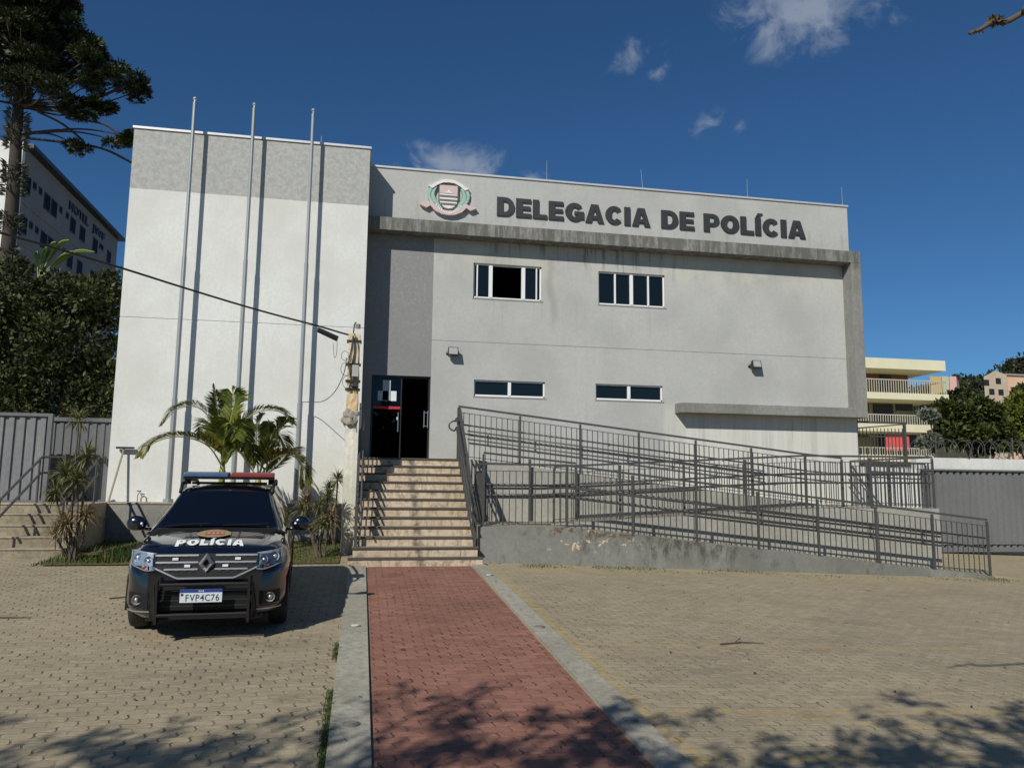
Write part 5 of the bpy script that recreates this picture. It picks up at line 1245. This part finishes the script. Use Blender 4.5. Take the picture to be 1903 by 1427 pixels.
MB().box(x0, YP(1716,760).x+1.0, yw_+2.2, yw_+9, -1, zz(803)).build('lower_wall', M['olive'], yb)
for (xa, xb, ya, yb2) in ((1645,1660,690,732),(1632,1664,746,795),(1676,1700,747,758),(1606,1615,746,758),(1640,1650,806,842),(1700,1710,806,842)):
    a = YP(xa, ya); b = YP(xb, yb2); MB().box(a.x+1.2,b.x+1.5,yw_+2.12,yw_+2.19,b.z+.05,a.z+.1).build('window', M['jamb'], yb)
a = YP(1652,806); b = YP(1697,838); MB().box(a.x,b.x,yw_+.3,yw_+.34,b.z,a.z).build('red_awning', simple('red_cloth', (.68,.10,.09), .7), yb)
for (pt, pb, xrr) in ((706,731,xr2),(771,789,xr3),(832,848,xr3)):
    m = MB(); zt, zb = zz(pt), zz(pb); m.box(x0,xrr-.05,yw_+.05,yw_+.11,zt-.06,zt).box(xrr-.11,xrr-.05,yw_+.11,yw_+4,zt-.06,zt)
    x = x0
    while x < xrr-.1: m.box(x,x+.035,yw_+.06,yw_+.10,zb,zt-.06); x += .17
    m.build('balcony_railing', simple('balcony_rail_paint', (.5,.47,.38), .6), yb)
bb = thing('beige_house', (70,78,8), 'beige house with gabled end on the hillside at right', 'house')
Yh = 80
a = A(1828,700,Yh); b = A(1874,745,Yh); mt = plaster('beige_render', (.50,.41,.31), grain=.05); c = A(1850,693,Yh)
gp = [(a.x,-2),(b.x,-2),(b.x,A(1874,700,Yh).z+.2),(c.x,c.z+.3),(a.x,a.z)]
m = MB(); m.hexa([(x+10.5,Yh+10,z) for x,z in gp], [(x,Yh,z) for x,z in gp]); m.build('gable_wall', mt, bb)
e = A(1960,700,Yh); sz_ = A(1880,697,Yh).z; MB().hexa([(b.x+10,Yh+9,-2),(e.x+10,Yh+9,-2),(e.x+10,Yh+9,sz_),(b.x+10,Yh+9,sz_)], [(b.x+.01,Yh+.3,-2),(e.x,Yh+.3,-2),(e.x,Yh+.3,sz_),(b.x+.01,Yh+.3,sz_)]).build('side_wall', plaster('peach_render', (.66,.44,.31), grain=.04), bb)
MB().box(b.x+.01, e.x+.3, Yh+.1, Yh+.9, A(1880,697,Yh).z+.003, A(1880,695,Yh).z+.05).build('roof', M['sill'], bb)
for px, py in ((1833,711),(1855,708),(1843,728),(1860,729)):
    q = A(px, py, Yh); MB().box(q.x-.35,q.x+.35,Yh-.04,Yh-.003,q.z-.35,q.z+.35).build('window', M['jamb'], bb)
cbld = thing('painted_house', (80,105,10), 'distant house painted in orange, green and pink blocks', 'house')
for i, (xa, xb, cc, nm) in enumerate(((1728,1750,(.60,.40,.14),'orange_wall'),(1750,1764,(.48,.52,.36),'green_wall'),(1764,1778,(.70,.42,.36),'pink_wall'))):
    a = A(xa, 699, 105); b = A(xb, 713, 105); yq = 105+.01*i; MB().hexa([(a.x+6.5,yq+7,14),(b.x+6.5,yq+7,14),(b.x+6.5,yq+7,a.z),(a.x+6.5,yq+7,a.z)], [(a.x+.005,yq,14),(b.x,yq,14),(b.x,yq,a.z),(a.x+.005,yq,a.z)]).build(nm, simple(nm, cc, .8), cbld)
# hotel on the left: its long side wall is seen steeply
M['hotelw'] = plaster('hotel_white', (.29,.285,.28), grain=.03, stain_amt=.2); M['hfront'] = plaster('hotel_front', (.80,.80,.78), grain=.03)  # side wall is white darkened to carry its shade; the front stays pale
M['hpane'] = darkglass('hotel_window_glass', (.010,.011,.012), .5, .04)
h = thing('hotel_building', (-20,40,0), 'white four storey hotel block with dark eaves behind the conifer', 'building')
HX, Y0h, Y1h, ZT = -14.0, 33.7, 46.2, 14.9
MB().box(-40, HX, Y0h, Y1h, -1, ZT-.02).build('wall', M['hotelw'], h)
MB().box(-40, HX+.03, Y0h-.25, Y0h-.003, -1, ZT+.1).build('front_wall', M['hfront'], h)
MB().box(-40, HX+.32, Y0h-.002, Y1h+.25, ZT-.015, ZT+.16).build('eaves', M['blackm'], h)
def hwin(ya, yb_, za, zb):
    w_ = MB().box(HX+.002,HX+.03,ya,yb_,za,zb).build('window', M['jamb'], h)
    MB().box(HX+.031,HX+.036,ya+.05,yb_-.05,za+.05,zb-.05).build('pane', M['hpane'], w_)
for zt in (13.85, 12.12, 10.45, 8.8):
    for ya, yb_, ss in ((33.95,34.5,0),(34.75,35.05,1),(35.35,35.65,1),(35.95,36.6,0),(36.75,37.4,0),(37.7,38.0,1),(38.5,38.8,1),(39.1,39.75,0),(40.4,41.1,0),(42.3,43.0,0),(43.3,43.9,1),(44.6,45.2,0)):
        hwin(ya, yb_, zt-(.32 if ss else .75), zt)
m = MB()
for z in (12.62, 10.95, 9.3): m.box(HX+.002,HX+.05,Y0h,Y1h,z-.03,z+.03)
m.build('string_course', M['sill'], h)
m = MB()
for z in (12.5,10.8,9.1): m.box(-18.5,-15.2,Y0h-.3,Y0h-.251,z-1.0,z-.2)
m.build('front_window', M['pane'], h)
letters('HOTEL', M['letter'], h, 'letter', lambda x, z, y: (HX+.004+y, 38.75+x, 14.08+z), .42, 2.6, .06, bold=.02, group_one=False)
letters('JWF', M['letter'], h, 'letter', lambda x, z, y: (HX+.004+y, 42.0+x, 14.08+z), .42, 1.9, .06, bold=.02, group_one=False)
# banana plant by the hotel
r = random.Random(77); t = thing('banana_plant', (-10.6,25,0), 'bright green broad leaved plant poking above the dark tree', 'plant')
m = MB(); s = MB(); base = A(70,520,25); s.tube([(base.x,25,0), tuple(base)], .08, 8)
for px, py in ((88,462),(128,446),(104,450),(66,472),(150,472),(175,468)):
    e = A(px, py, 25); mid = base.lerp(e, .6)+Vector((0,0,.35)); P = smooth_pts([base, mid, e], 8); s.tube(P, .012, 4)
    rows = []
    for i, p in enumerate(P[4:]):
        d = (P[-1]-P[4]).normalized(); u = i/(len(P)-5); w_ = .17*math.sin(PI*min(1,.1+u*.9))+.01; sd2 = Vector((.2,1,.3)).normalized(); rows.append([tuple(p-sd2*w_+Vector((0,0,-w_*.5))), tuple(p), tuple(p+sd2*w_+Vector((0,0,-w_*.5)))])
    m.grid(rows)
s.build('stem', M['stalk'], t); m.build('leaf_blades', leafmat('banana_leaf', ((.06,.11,.02), (.11,.17,.03)), .4, .25), t, fixn=False)
